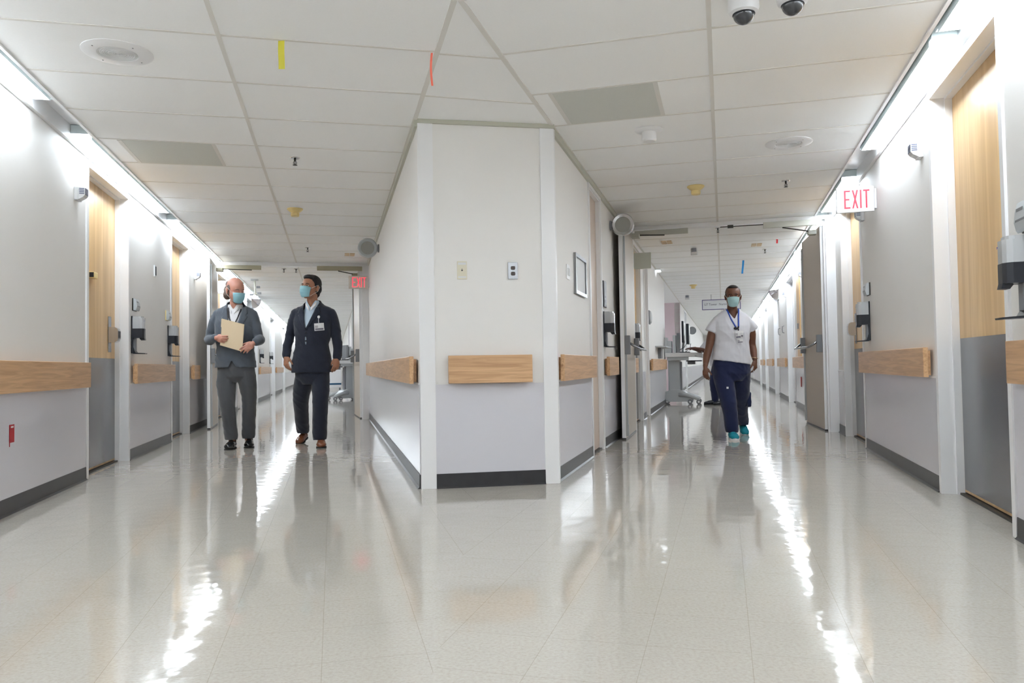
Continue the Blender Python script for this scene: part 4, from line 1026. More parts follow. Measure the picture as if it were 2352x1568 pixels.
def hand(mb, wrist, D, N, T, s=1.0, curl=(18, 25, 20), splay=6, thumb=(.72, .55, .35), thumb_curl=15, curls=None):
    """palm with five separate fingers; D to the fingertips, N palm side, T thumb side"""
    wrist = Vector(wrist); D = Vector(D).normalized(); N = (Vector(N) - D * Vector(N).dot(D)).normalized(); T0 = Vector(T); T = D.cross(N)
    if T.dot(T0) < 0: T = -T
    F = lambda a, b, c: wrist + D * a * s + T * b * s + N * c * s
    R = Matrix((T, D, N)).transposed().to_4x4()
    mb.ell(F(.052, 0, 0), (.041 * s, .052 * s, .017 * s), 18, 12, R)
    mb.ell(F(.035, .018, .008), (.022 * s, .036 * s, .018 * s), 14, 10, R)
    mb.ell(F(.078, -.004, -.002), (.038 * s, .026 * s, .014 * s), 14, 10, R)
    limb(mb, [F(-.03, 0, 0), F(.0, 0, 0), F(.03, 0, 0)], [.028 * s, .026 * s, .026 * s], 14, 3)
    for i, (bt, L_, r) in enumerate(((.031, .074, .0088), (.0105, .083, .009), (-.0105, .077, .0086), (-.0305, .06, .0076))):
        c = curls[i] if curls else curl
        p = F(.09 - abs(bt - .008) * .22, bt, 0); pts = [p]; ang = 0; sp = radians(splay) * (bt / .03)
        for seg_, cc in zip((.45, .31, .24), c):
            ang += radians(cc)
            d = D * cos(ang) * cos(sp) + N * sin(ang) + T * sin(sp) * cos(ang)
            p = p + d.normalized() * L_ * seg_ * s; pts.append(p)
        limb(mb, pts, [r * 1.05 * s, r * s, r * .95 * s, r * .8 * s], 10, 2)
    p = F(.022, .03, .008); a = (D * thumb[0] + T * thumb[1] + N * thumb[2]).normalized(); a2 = (a + (D * .5 - T * .35) * math.tan(radians(thumb_curl))).normalized()
    limb(mb, [p, p + a * .034 * s, p + a * .034 * s + a2 * .028 * s, p + a * .034 * s + a2 * .05 * s], [.0135 * s, .0115 * s, .0105 * s, .0085 * s], 10, 2)
def head_M(c, yaw, pitch, s, roll=0): return Matrix.Translation(Vector(c)) @ Matrix.Rotation(radians(yaw), 4, 'Z') @ Matrix.Rotation(radians(roll), 4, 'Y') @ Matrix.Rotation(radians(pitch), 4, 'X') @ Matrix.Scale(s, 4)
def head(mb, M, jaw=1.0):
    def E(c, r, rot=None):
        T = M @ Matrix.Translation(Vector(c)) @ (rot or Matrix.Identity(4)) @ Matrix.Diagonal((r[0], r[1], r[2], 1))
        mb.lathe([(sin(pi * i / 14) if 0 < i < 14 else 0, -cos(pi * i / 14)) for i in range(15)], 22, T)
    E((0, .018, .035), (.077, .096, .088)); E((0, -.012, .03), (.07, .082, .078)); E((0, -.022, -.03), (.063 * jaw, .066, .082)); E((0, -.04, -.078), (.044 * jaw, .044, .036)); E((0, -.058, -.1), (.022, .022, .018))
    E((.036, -.055, -.028), (.026, .026, .026)); E((-.036, -.055, -.028), (.026, .026, .026))
    E((0, -.078, .024), (.05, .014, .0095)); E((0, -.02, -.06), (.058 * jaw, .05, .04))
    T = lambda p: M @ Vector(p); sc = M.to_scale().x
    limb(mb, [T((0, -.084, .012)), T((0, -.098, -.014)), T((0, -.106, -.034))], [.008 * sc, .010 * sc, .0135 * sc], 10, 3)
    E((.012, -.094, -.037), (.009, .011, .008)); E((-.012, -.094, -.037), (.009, .011, .008)); E((0, -.083, -.064), (.024, .011, .009))
    for sx in (-1, 1):
        E((sx * .079, .014, -.006), (.008, .019, .03), Matrix.Rotation(sx * radians(18), 4, 'Z')); E((sx * .083, .02, .004), (.006, .016, .02), Matrix.Rotation(sx * radians(22), 4, 'Z')); E((sx * .077, .008, -.028), (.007, .009, .012))
def eyes(M, parent, brow_m, lid_m, white=True, iris=(40, 26, 18), closed=False, look=0.0):
    Mw = M_EYEW
    for sx in (-1, 1):
        if not closed:
            mb = MB(); mb.ell((0, 0, 0), (.0125, .006, .0062), 14, 10); e = mb.done('eye', Mw, parent, smooth=True, matrix=None); e.matrix_local = M @ Matrix.Translation((sx * .031, -.0775, .004))
            mb = MB(); mb.ell((0, 0, 0), (.0056, .003, .0056), 12, 8); i_ = mb.done('iris', M_IRIS, e, smooth=True); i_.location = (look * .006, -.0048, -.0005)
        mb = MB(); zc = .002 if closed else .0085
        mb.tube([(sx * .018, -.083, zc), (sx * .031, -.0862, zc + .0035), (sx * .045, -.078, zc - .001)], [.0022, .0034, .0022], 8); l = mb.done('eyelid', lid_m, parent, smooth=True); l.matrix_local = M.copy()
        mb = MB(); mb.tube([(sx * .014, -.0905, .0215), (sx * .03, -.0918, .0252), (sx * .05, -.079, .0195)], [.0024, .0034, .0018], 8, True, .8); b = mb.done('eyebrow', brow_m, parent, smooth=True); b.matrix_local = M.copy()
def face_mask(M, parent, m, strap_m, drop=0.0):
    nu, nv = 22, 12; outer, inner = [], []
    b = bmesh.new()
    for j in range(nv + 1):
        v = j / nv; z = -.014 - .100 * v - drop
        half = (.060 - .018 * v ** 2.2); dep = .1235 - .006 * (1 - v) ** 3 - .040 * max(0, v - .35) ** 1.6 - .012 * v ** 3; rowo, rowi = [], []
        for i in range(nu + 1):
            u = -1 + 2 * i / nu; a = u * 1.12
            x = half * sin(a) / sin(1.12) * (1.03); y = -dep * cos(a) ** .55 + .012 * (1 - v) * abs(u) ** 3 - .002
            ridge = .0016 * cos(v * pi * 7) * (1 - u * u)
            zz = z + .010 * (1 - u * u) * (1 - v) + .012 * (abs(u) ** 2) * v
            rowo.append(b.verts.new((x, y - ridge, zz))); rowi.append(b.verts.new((x * .97, y + .004, zz)))
        outer.append(rowo); inner.append(rowi)
    for j in range(nv):
        for i in range(nu):
            b.faces.new((outer[j][i], outer[j][i + 1], outer[j + 1][i + 1], outer[j + 1][i])); b.faces.new((inner[j][i], inner[j + 1][i], inner[j + 1][i + 1], inner[j][i + 1]))
    for j in range(nv):
        b.faces.new((outer[j][0], outer[j + 1][0], inner[j + 1][0], inner[j][0])); b.faces.new((outer[j][-1], inner[j][-1], inner[j + 1][-1], outer[j + 1][-1]))
    for i in range(nu):
        b.faces.new((outer[0][i], inner[0][i], inner[0][i + 1], outer[0][i + 1])); b.faces.new((outer[-1][i], outer[-1][i + 1], inner[-1][i + 1], inner[-1][i]))
    bmesh.ops.recalc_face_normals(b, faces=b.faces)
    me = bpy.data.meshes.new('face_mask'); b.to_mesh(me); b.free(); me.materials.append(m)
    for p in me.polygons: p.use_smooth = True
    o = bpy.data.objects.new('face_mask', me); COL.objects.link(o); o.parent = parent; o.matrix_local = M.copy()
    for sx in (-1, 1):
        mb = MB(); x0 = sx * .058
        mb.tube([(x0, -.055, -.02 - drop), (sx * .073, -.03, -.0), (sx * .084, .012, .024), (sx * .086, .034, .006)], .0017, 6)
        mb.tube([(sx * .05, -.055, -.098 - drop), (sx * .066, -.02, -.066), (sx * .08, .022, -.034), (sx * .086, .034, .006)], .0017, 6); mb.done('ear_loop', strap_m, o, smooth=True)
    return o
def shoe(parent, heel, toe, w, m, sole_m, name='shoe', h=.075, pitch=0.0, laces=None, sole_h=.013):
    """shoe from heel point to toe point on the ground (x, y)"""
    heel, toe = Vector((*heel, 0)), Vector((*toe, 0)); d = (toe - heel); L_ = d.length; yaw = atan2(d.y, d.x)
    M = Matrix.Translation(toe) @ Matrix.Rotation(yaw, 4, 'Z') @ Matrix.Translation((-.06, 0, 0)) @ Matrix.Rotation(radians(pitch), 4, 'Y') @ Matrix.Translation((.06 - L_, 0, 0))
    g = Matrix.Identity(4)
    mb = MB(); S = lambda c, r: mb.lathe([(sin(pi * i / 12) if 0 < i < 12 else 0, -cos(pi * i / 12)) for i in range(13)], 20, M @ Matrix.Translation(Vector(c)) @ Matrix.Diagonal((*r, 1)))
    S((.055, 0, .045), (.055, w * .4, .042)); S((.05, 0, .075), (.045, w * .36, .045)); S((L_ * .45, 0, .045), (.09, w * .43, .045)); S((L_ - .075, 0, .034), (.075, w * .5, .034)); S((L_ * .6, 0, .045), (.07, w * .44, .04)); S((L_ - .04, 0, .028), (.04, w * .42, .026))
    sh = finish(name, mb, m, parent, .006, 5)
    out = [(.0, 0), (.012, w * .3), (.06, w * .4), (L_ * .45, w * .36), (L_ - .09, w * .51), (L_ - .035, w * .42), (L_ - .008, w * .2), (L_, 0)]
    out = out + [(x, -y) for x, y in out[-2:0:-1]]
    mb = MB(); mb.prism(out, .001, sole_h, M); mb.done('sole', sole_m, sh)
    if laces:
        mb = MB()
        for k in range(4): mb.tube([M @ Vector((L_ * (.45 + .06 * k), -w * .2, .088 - k * .006)), M @ Vector((L_ * (.47 + .06 * k), 0, .095 - k * .007)), M @ Vector((L_ * (.45 + .06 * k), w * .2, .088 - k * .006))], .0035, 6)
        mb.done('laces', laces, sh)
    return sh
M_EYEW = mat('eye_white', (214, 206, 200), 0.25); M_IRIS = mat('iris_brown', (40, 27, 20), 0.15)
M_MASK = mat('surgical_mask_blue', (142, 190, 202), 0.7, bump=.3, bump_scale=300); M_MASKP = mat('surgical_mask_pale', (168, 204, 206), 0.7, bump=.3, bump_scale=300)
M_STRAP = mat('white_elastic', (226, 220, 214), 0.7)
def skin(n, c, v=.08):
    m = mat(n, c, 0.48, noise_amt=v, noise_scale=22); m.node_tree.nodes['Principled BSDF'].inputs['Subsurface Weight'].default_value = 0.08; m.node_tree.nodes['Principled BSDF'].inputs['Subsurface Radius'].default_value = (.01, .004, .002); return m
M_SK1 = skin('skin_ruddy', (196, 142, 124), .1); M_SK2 = skin('skin_tan', (166, 118, 92)); M_SK3 = skin('skin_deep_brown', (112, 75, 58)); M_SK4 = skin('skin_dark_brown', (84, 54, 44))
M_G = mat('grey_suit_wool', (84, 92, 102), 0.85, sheen=.3, bump=.4, bump_scale=500, noise_amt=.06, noise_scale=60); M_GP = mat('grey_trouser_wool', (78, 80, 84), 0.85, sheen=.3, bump=.4, bump_scale=500)
M_N = mat('navy_suit_wool', (26, 33, 50), 0.8, sheen=.25, bump=.4, bump_scale=500, noise_amt=.1, noise_scale=60); M_SCR = mat('navy_scrub_cotton', (19, 31, 70), 0.8, sheen=.2, bump=.3, bump_scale=400)
M_WH = mat('white_cotton', (232, 232, 234), 0.75, bump=.2, bump_scale=400); M_TUN = mat('white_tunic_cotton', (214, 215, 222), 0.75, bump=.2, bump_scale=400); M_BLS = mat('pale_blue_shirt', (190, 208, 224), 0.7, bump=.2, bump_scale=400)
M_BKL = mat('black_leather', (18, 19, 22), 0.25, coat=.4); M_BRL = mat('brown_leather', (122, 72, 46), 0.35, coat=.3); M_TEAL = mat('teal_mesh_fabric', (0, 128, 144), 0.7, bump=.5, bump_scale=500); M_SOLEB = mat('dark_rubber', (26, 26, 28), 0.6); M_SOLEW = mat('white_rubber', (225, 226, 228), 0.5)
M_HAIRG = mat('greying_brown_hair', (118, 102, 94), 0.75, noise_amt=.35, noise_scale=90, bump=.8, bump_scale=220); M_HAIRB = mat('black_hair', (22, 20, 22), 0.55, noise_amt=.3, noise_scale=90, bump=.8, bump_scale=240)
M_LANB = mat('blue_lanyard', (36, 72, 168), 0.5); M_LANK = mat('black_lanyard', (30, 28, 36), 0.5)
def folds(amp, fz=9.0, fx=3.0, seed=0.0):
    def f(c):
        r = 1 - 2.2 * abs(noise.noise(Vector((c.x * fx + seed, c.y * fx, c.z * fz + c.x * 7))))
        return amp * (.9 * r * abs(r) - .25 + .5 * noise.noise(Vector((c.x * 9 + seed, c.y * 9, c.z * 15 - c.x * 8))))
    return f
def badge_card(parent, bvh, x, z, w, h, tilt, name='badge', off=.012, text=True):
    rt = lambda a, b: (x + a * cos(tilt) - b * sin(tilt), z + a * sin(tilt) + b * cos(tilt))
    g = lambda x0, x1, z0, z1: [[rt(x0 + (x1 - x0) * i / 3, z0 + (z1 - z0) * j / 3) for i in range(4)] for j in range(4)]
    c = drape(name, g(-w / 2, w / 2, -h / 2, h / 2), bvh, off, .002, M_PAPER, parent, False)
    drape('badge_print', g(-w * .42, w * .42, -h * .42, -h * .18), bvh, off + .0022, .0006, MATS['print_grey'], c, False)
    drape('badge_photo', g(-w * .42, -w * .1, -h * .12, h * .2), bvh, off + .0022, .0006, MATS['print_light'], c, False)
    return c
mat('print_grey', (120, 118, 130), .6); mat('print_light', (176, 172, 180), .6)

# ------------------------------------------------------------------ the grey-suited man
def man_grey():
    P = thing('person', 'balding person in grey suit and blue mask walking with a manila folder', 'person', (-3.0236, 8.55, 0), 0)
    HM = head_M((-.036, -.01, 1.752), 50, 13, 1.16)
    b = MB(); head(b, HM, 1.04)
    limb(b, [(-.04, .035, 1.68), (-.058, .05, 1.56), (-.06, .05, 1.46)], [.064, .066, .075])
    b.loft([((-.06, .04, .86), .15, .1), ((-.06, .04, 1.1), .16, .105), ((-.062, .045, 1.35), .17, .105), ((-.062, .05, 1.47), .13, .08)])
    for pts in ([(-.25, .05, 1.47), (-.325, .06, 1.25), (-.315, .0, 1.21), (-.23, -.12, 1.218)], [(.13, .05, 1.45), (.185, .08, 1.24), (.21, .03, 1.2), (.228, -.1, 1.177)]): limb(b, pts, [.042, .034, .033, .027])
    for pts in ([(-.15, .04, .88), (-.135, -.0, .5), (-.122, .1, .09)], [(.06, .04, .88), (.075, .1, .52), (.012, .24, .09)]): limb(b, pts, [.075, .05, .038])
    hand(b, (-.195, -.155, 1.222), (.8, -.52, -.14), (.5, .85, 0), (0, 0, 1), 1.04, thumb=(.9, .35, .45), curls=[(26, 34, 30), (28, 36, 30), (30, 38, 32), (34, 40, 34)])
    hand(b, (.208, -.142, 1.162), (-.6, -.55, -.58), (-.35, .85, -.2), (-.7, 0, .7), 1.04, curls=[(8, 26, 22), (14, 32, 26), (20, 36, 28), (26, 40, 32)], thumb=(.8, .4, .15))
    finish('body', b, M_SK1, P, .0052, 4)
    eyes(HM, P, M_HAIRG, M_SK1, closed=True)
    face_mask(HM, P, M_MASK, M_STRAP)
    b = MB()
    def E(c, r): b.lathe([(sin(pi * i / 14) if 0 < i < 14 else 0, -cos(pi * i / 14)) for i in range(15)], 22, HM @ Matrix.Translation(Vector(c)) @ Matrix.Diagonal((*r, 1)))
    E((0, .062, -.005), (.077, .06, .062)); E((-.06, .042, -.02), (.0215, .042, .05)); E((.06, .042, -.02), (.0215, .042, .05)); E((-.03, .08, -.055), (.045, .022, .048)); E((.03, .08, -.05), (.045, .022, .048)); E((-.062, .012, .025), (.018, .035, .035)); E((.062, .012, .025), (.018, .035, .035)); E((0, .05, .05), (.074, .062, .05))
    finish('hair', b, M_HAIRG, P, .006, 2, wr=folds(.003, 40, 40))
    # shirt
    b = MB(); b.loft([((-.06, .035, .9), .17, .118), ((-.06, .035, 1.15), .185, .127), ((-.062, .04, 1.38), .19, .128), ((-.062, .045, 1.47), .15, .1), ((-.06, .048, 1.53), .095, .082), ((-.058, .045, 1.6), .08, .078)])
    sh, sbv = finish('shirt', b, M_WH, P, .007, 3, keep_bvh=True, wr=folds(.002), cut=lambda c: c.z < 1.0 or (c.y < .05 and c.z > 1.54 and abs(c.x + .052) < (c.z - 1.54) * .62))
    # jacket
    b = MB()
    b.loft([((-.055, .035, .9), .228, .142, 0, 2.2), ((-.056, .035, 1.0), .216, .14, 0, 2.2), ((-.056, .037, 1.12), .2, .137, 0, 2.2), ((-.06, .04, 1.28), .214, .142, 0, 2.2), ((-.062, .045, 1.4), .222, .136, 0, 2.2), ((-.063, .05, 1.465), .225, .12), ((-.063, .052, 1.52), .228, .104), ((-.063, .054, 1.552), .196, .094), ((-.062, .056, 1.575), .135, .088), ((-.06, .058, 1.6), .1, .085), ((-.058, .056, 1.635), .082, .08)], 30)
    limb(b, [(-.256, .05, 1.492), (-.302, .055, 1.37), (-.348, .06, 1.215)], [.058, .064, .058]); limb(b, [(-.348, .06, 1.215), (-.308, -.05, 1.205), (-.222, -.135, 1.222)], [.06, .056, .043])
    limb(b, [(.132, .05, 1.482), (.16, .06, 1.35), (.184, .08, 1.205)], [.058, .064, .06]); limb(b, [(.188, .08, 1.205), (.232, -.02, 1.197), (.226, -.118, 1.178)], [.06, .054, .044])
    vx = lambda z: .012 + .078 * max(0, (z - 1.2) / .36) ** .85
    def cut(c):
        if c.y > .06: return False
        x = c.x + .035
        if c.z > 1.2 and abs(x) < vx(c.z): return True
        if c.z < .985 and abs(x + .01) < (.985 - c.z) * .5: return True
        return c.z > 1.622
    jk, jb = finish('jacket', b, M_G, P, .008, 3, keep_bvh=True, cut=cut, wr=folds(.006, 10, 4, 3))
    for sx in (-1, 1):
        ed = lambda z: -.035 + sx * vx(z)
        rows = []
        for i in range(20):
            t = i / 19; z = 1.2 + .365 * t; x0 = ed(z) - sx * .004; wd = .012 + .062 * min(1, t * 1.5) * (1 if t < .76 else max(.3, 1 - 2.6 * (t - .76)))
            if .7 < t < .76: wd *= .72
            rows.append([(x0 + sx * wd * k / 4, z + .01 * k / 4 * t) for k in range(5)])
        drape('lapel', rows, jb, .001, .005, M_G, jk)
    # collar points of the shirt
    for sx in (-1, 1):
        cx = -.055
        drape('collar', [[(cx + sx * (.012 + .05 * k / 3) , 1.525 + .055 * k / 3 - .035 * j / 4) for k in range(4)] for j in range(5)], sbv, .006, .004, M_WH, sh)
    for sx in (-1, 1):
        drape('lanyard', strip([(-.045 + sx * .07, 1.55), (-.04 + sx * .045, 1.44), (-.03 + sx * .004, 1.36)] if sx > 0 else [(-.045 - .062, 1.565), (-.085, 1.45), (-.034, 1.36)], .012, .012, 2), sbv, .012, .003, M_LANK, P)
    mb = MB(); mb.ell((-.05, -.108, 1.12), (.008, .004, .008)); mb.done('button', M_BLACK, jk, smooth=True)
    # trousers
    b = MB(); b.loft([((-.05, .04, .74), .12, .09), ((-.05, .04, .8), .19, .125), ((-.052, .04, .9), .205, .13), ((-.055, .04, 1.0), .19, .12)])
    limb(b, [(-.148, .04, .86), (-.152, .02, .7), (-.133, -.005, .51), (-.126, .04, .3), (-.122, .08, .12)], [.104, .104, .083, .073, .073], flat=1.05); limb(b, [(.052, .04, .86), (.074, .06, .7), (.076, .09, .545), (.048, .16, .3), (.022, .22, .13)], [.1, .095, .078, .073, .075], flat=1.05)
    finish('trousers', b, M_GP, P, .008, 3, wr=folds(.0045, 9, 5, 8), cut=lambda c: c.z < .098)
    for x, y, z in ((-.091, .075, .14), (.098, .2, .15)):
        pass
    shoe(P, (-.128, .17), (-.092, -.11), .112, M_BKL, M_SOLEB, laces=M_SOLEB); shoe(P, (.0, .32), (.08, .055), .112, M_BKL, M_SOLEB, laces=M_SOLEB)
    # folder (held, its own thing)
    f = thing('manila_folder', 'cream manila folder held by the balding person in grey', 'folder', (-3.0236 - .012, 8.55 - .192, 1.25), 0)
    q = [(-.1245, 1.428), (.120, 1.361), (.0955, 1.0704), (-.140, 1.1427)]
    for nm, y0, y1, sh_, in (('front_cover', -.002, -.0005, 0), ('back_cover', .0012, .0028, .004)):
        mb = MB(); pl = [(x + .012 + sh_, z - 1.25 + sh_) for x, z in q]
        if nm == 'front_cover':
            a, d = Vector(pl[0]), Vector(pl[3]); pl = pl + [tuple(d.lerp(a, .35)), tuple(d.lerp(a, .38) + Vector((.012, 0))), tuple(d.lerp(a, .66) + Vector((.012, 0))), tuple(d.lerp(a, .7))]
        mb.prism(pl, y0, y1, axis='y'); mb.done(nm, mat('manila_' + nm, (222, 202, 170) if nm[0] == 'f' else (212, 192, 160), .6), f)
    return P
man_grey()

# ------------------------------------------------------------------ the navy-suited man
def man_navy():
    P = thing('person', 'dark-haired person in navy suit, brown shoes and blue mask looking aside', 'person', (-2.224, 8.6, 0), 0)
    HM = head_M((-.018, -.0, 1.775), -25, -8, 1.13)
    b = MB(); head(b, HM, 1.0)
    limb(b, [(-.01, .03, 1.71), (-.008, .045, 1.58), (-.005, .05, 1.47)], [.058, .06, .072])
    b.loft([((-.01, .04, .86), .14, .1), ((-.01, .04, 1.1), .15, .105), ((0, .045, 1.35), .17, .105), ((0, .05, 1.47), .13, .08)])
    for pts in ([(-.19, .05, 1.48), (-.262, .07, 1.25), (-.286, .0, 1.03)], [(.195, .05, 1.47), (.24, .09, 1.24), (.262, .06, 1.0)]): limb(b, pts, [.045, .04, .028])
    for pts in ([(-.09, .08, .86), (-.19, .22, .5), (-.275, .6, .12)], [(.07, .05, .86), (.083, .0, .5), (.055, .09, .09)]): limb(b, pts, [.075, .05, .038])
    hand(b, (-.29, -.02, 1.01), (.1, -.3, -1), (.55, .7, -.1), (.5, -.8, 0), 1.04, curls=[(14, 22, 18), (22, 28, 22), (28, 32, 24), (32, 34, 26)], thumb=(.8, .45, .3))
    hand(b, (.262, .03, .985), (-.08, -.18, -1), (-.6, .7, 0), (-.6, -.8, 0), 1.04, curls=[(12, 24, 18), (20, 28, 22), (26, 30, 24), (30, 34, 26)], thumb=(.85, .3, .3))
    finish('body', b, M_SK2, P, .0052, 4)
    eyes(HM, P, M_HAIRB, M_SK2, look=-.6)
    face_mask(HM, P, M_MASK, M_STRAP)
    b = MB()
    def E(c, r): b.lathe([(sin(pi * i / 14) if 0 < i < 14 else 0, -cos(pi * i / 14)) for i in range(15)], 22, HM @ Matrix.Translation(Vector(c)) @ Matrix.Diagonal((*r, 1)))
    E((0, .024, .052), (.082, .1, .085)); E((0, .06, .0), (.079, .06, .07)); E((-.066, .005, .03), (.014, .03, .032)); E((.066, .005, .03), (.014, .03, .032)); E((.005, -.048, .092), (.055, .038, .02)); E((0, .085, -.045), (.05, .022, .045)); E((0, -.025, .1), (.06, .06, .025))
    finish('hair', b, M_HAIRB, P, .006, 2, wr=folds(.003, 40, 40, 2))
    b = MB(); b.loft([((-.01, .035, .88), .165, .112), ((-.01, .035, 1.15), .178, .122), ((0, .04, 1.38), .185, .126), ((0, .045, 1.47), .15, .1), ((-.005, .045, 1.54), .092, .082), ((-.006, .042, 1.635), .072, .072)])
    sh, sbv = finish('shirt', b, M_BLS, P, .007, 3, keep_bvh=True, wr=folds(.002, 6, 4), cut=lambda c: c.y < .05 and c.z > 1.55 and abs(c.x + .01) < (c.z - 1.55) * .6)
    b = MB()
    b.loft([((-.018, .035, .83), .226, .14, 0, 2.2), ((-.018, .035, .95), .224, .142, 0, 2.2), ((-.014, .037, 1.14), .184, .13, 0, 2.2), ((-.004, .04, 1.3), .205, .14, 0, 2.2), ((0, .045, 1.41), .222, .134, 0, 2.2), ((.002, .05, 1.47), .224, .12), ((.002, .052, 1.525), .226, .104), ((.002, .054, 1.557), .19, .094), ((.001, .056, 1.582), .13, .088), ((0, .057, 1.61), .095, .084), ((-.002, .056, 1.64), .078, .078)], 30)
    limb(b, [(-.194, .05, 1.495), (-.238, .06, 1.37), (-.27, .07, 1.25)], [.058, .06, .053]); limb(b, [(-.27, .07, 1.25), (-.288, .03, 1.13), (-.29, -.005, 1.025)], [.053, .051, .047])
    limb(b, [(.198, .05, 1.49), (.23, .07, 1.36), (.25, .085, 1.235)], [.058, .061, .056]); limb(b, [(.25, .085, 1.235), (.265, .07, 1.1), (.264, .045, .995)], [.056, .053, .048])
    ax = lambda z: -.045 - .0 * z
    vw = lambda z: .006 + .072 * max(0, (z - 1.32) / .25) ** .9
    def cut(c):
        if c.y > .06: return False
        x = c.x + .05 - .035 * max(0, (c.z - 1.32) / .25)
        if c.z > 1.32 and abs(x) < vw(c.z): return True
        if 1.13 < c.z < 1.235 and abs(c.x + .05) < .009: return True
        return c.z > 1.628
    jk, jb = finish('jacket', b, M_N, P, .008, 3, keep_bvh=True, cut=cut, wr=folds(.006, 9, 4, 5))
    for sx in (-1, 1):
        rows = []
        for i in range(20):
            t = i / 19; z = 1.3 + .258 * t; xc = -.05 + .035 * max(0, (z - 1.32) / .25); x0 = xc + sx * (vw(z) - .003); wd = .012 + .066 * min(1, t * 1.4) * (1 if t < .73 else max(.3, 1 - 2.6 * (t - .73)))
            if .66 < t < .73: wd *= .72
            rows.append([(x0 + sx * wd * k / 4, z + .01 * k / 4 * t) for k in range(5)])
        drape('lapel', rows, jb, .001, .005, M_N, jk)
        drape('collar', [[(-.015 + sx * (.008 + .058 * k / 3), 1.55 + .07 * k / 3 - .036 * j / 4) for k in range(4)] for j in range(5)], sbv, .006, .004, M_WH, sh)
    for z in (1.27, 1.18):
        mb = MB(); h = jb.ray_cast(Vector((-.05, -2, z)), Vector((0, 1, 0))); mb.ell((-.05, h[0].y - .003, z), (.009, .004, .009)); mb.done('button', M_BLACK, jk, smooth=True)
    # badge on a reel
    mb = MB(); h = jb.ray_cast(Vector((.09, -2, 1.444)), Vector((0, 1, 0))); mb.ell((.09, h[0].y - .008, 1.444), (.016, .007, .016)); reel = mb.done('badge_reel', M_PAPER, P, smooth=True)
    drape('badge_cord', strip([(.09, 1.43), (.091, 1.4), (.093, 1.375)], .005, .005, 1), jb, .008, .002, M_PAPER, P)
    bd = badge_card(P, jb, .098, 1.333, .1, .082, .08)
    b = MB(); b.loft([((-.015, .04, .7), .11, .09), ((-.015, .04, .78), .185, .125), ((-.015, .04, .88), .2, .13), ((-.012, .04, 1.0), .18, .12)])
    limb(b, [(-.095, .05, .84), (-.145, .13, .69), (-.195, .22, .525), (-.235, .4, .32), (-.265, .55, .145)], [.102, .103, .088, .08, .075], flat=1.05); limb(b, [(.068, .05, .84), (.08, .02, .7), (.083, -.01, .5), (.068, .03, .3), (.055, .065, .11)], [.102, .1, .086, .081, .079], flat=1.05)
    finish('trousers', b, M_N, P, .008, 3, wr=folds(.0045, 8, 5, 11), cut=lambda c: c.z < (.115 if c.x < -.1 else .08))
    shoe(P, (-.262, .69), (-.29, .43), .108, M_BRL, M_SOLEB, pitch=14); shoe(P, (.05, .17), (.115, -.11), .112, M_BRL, M_SOLEB)
man_navy()

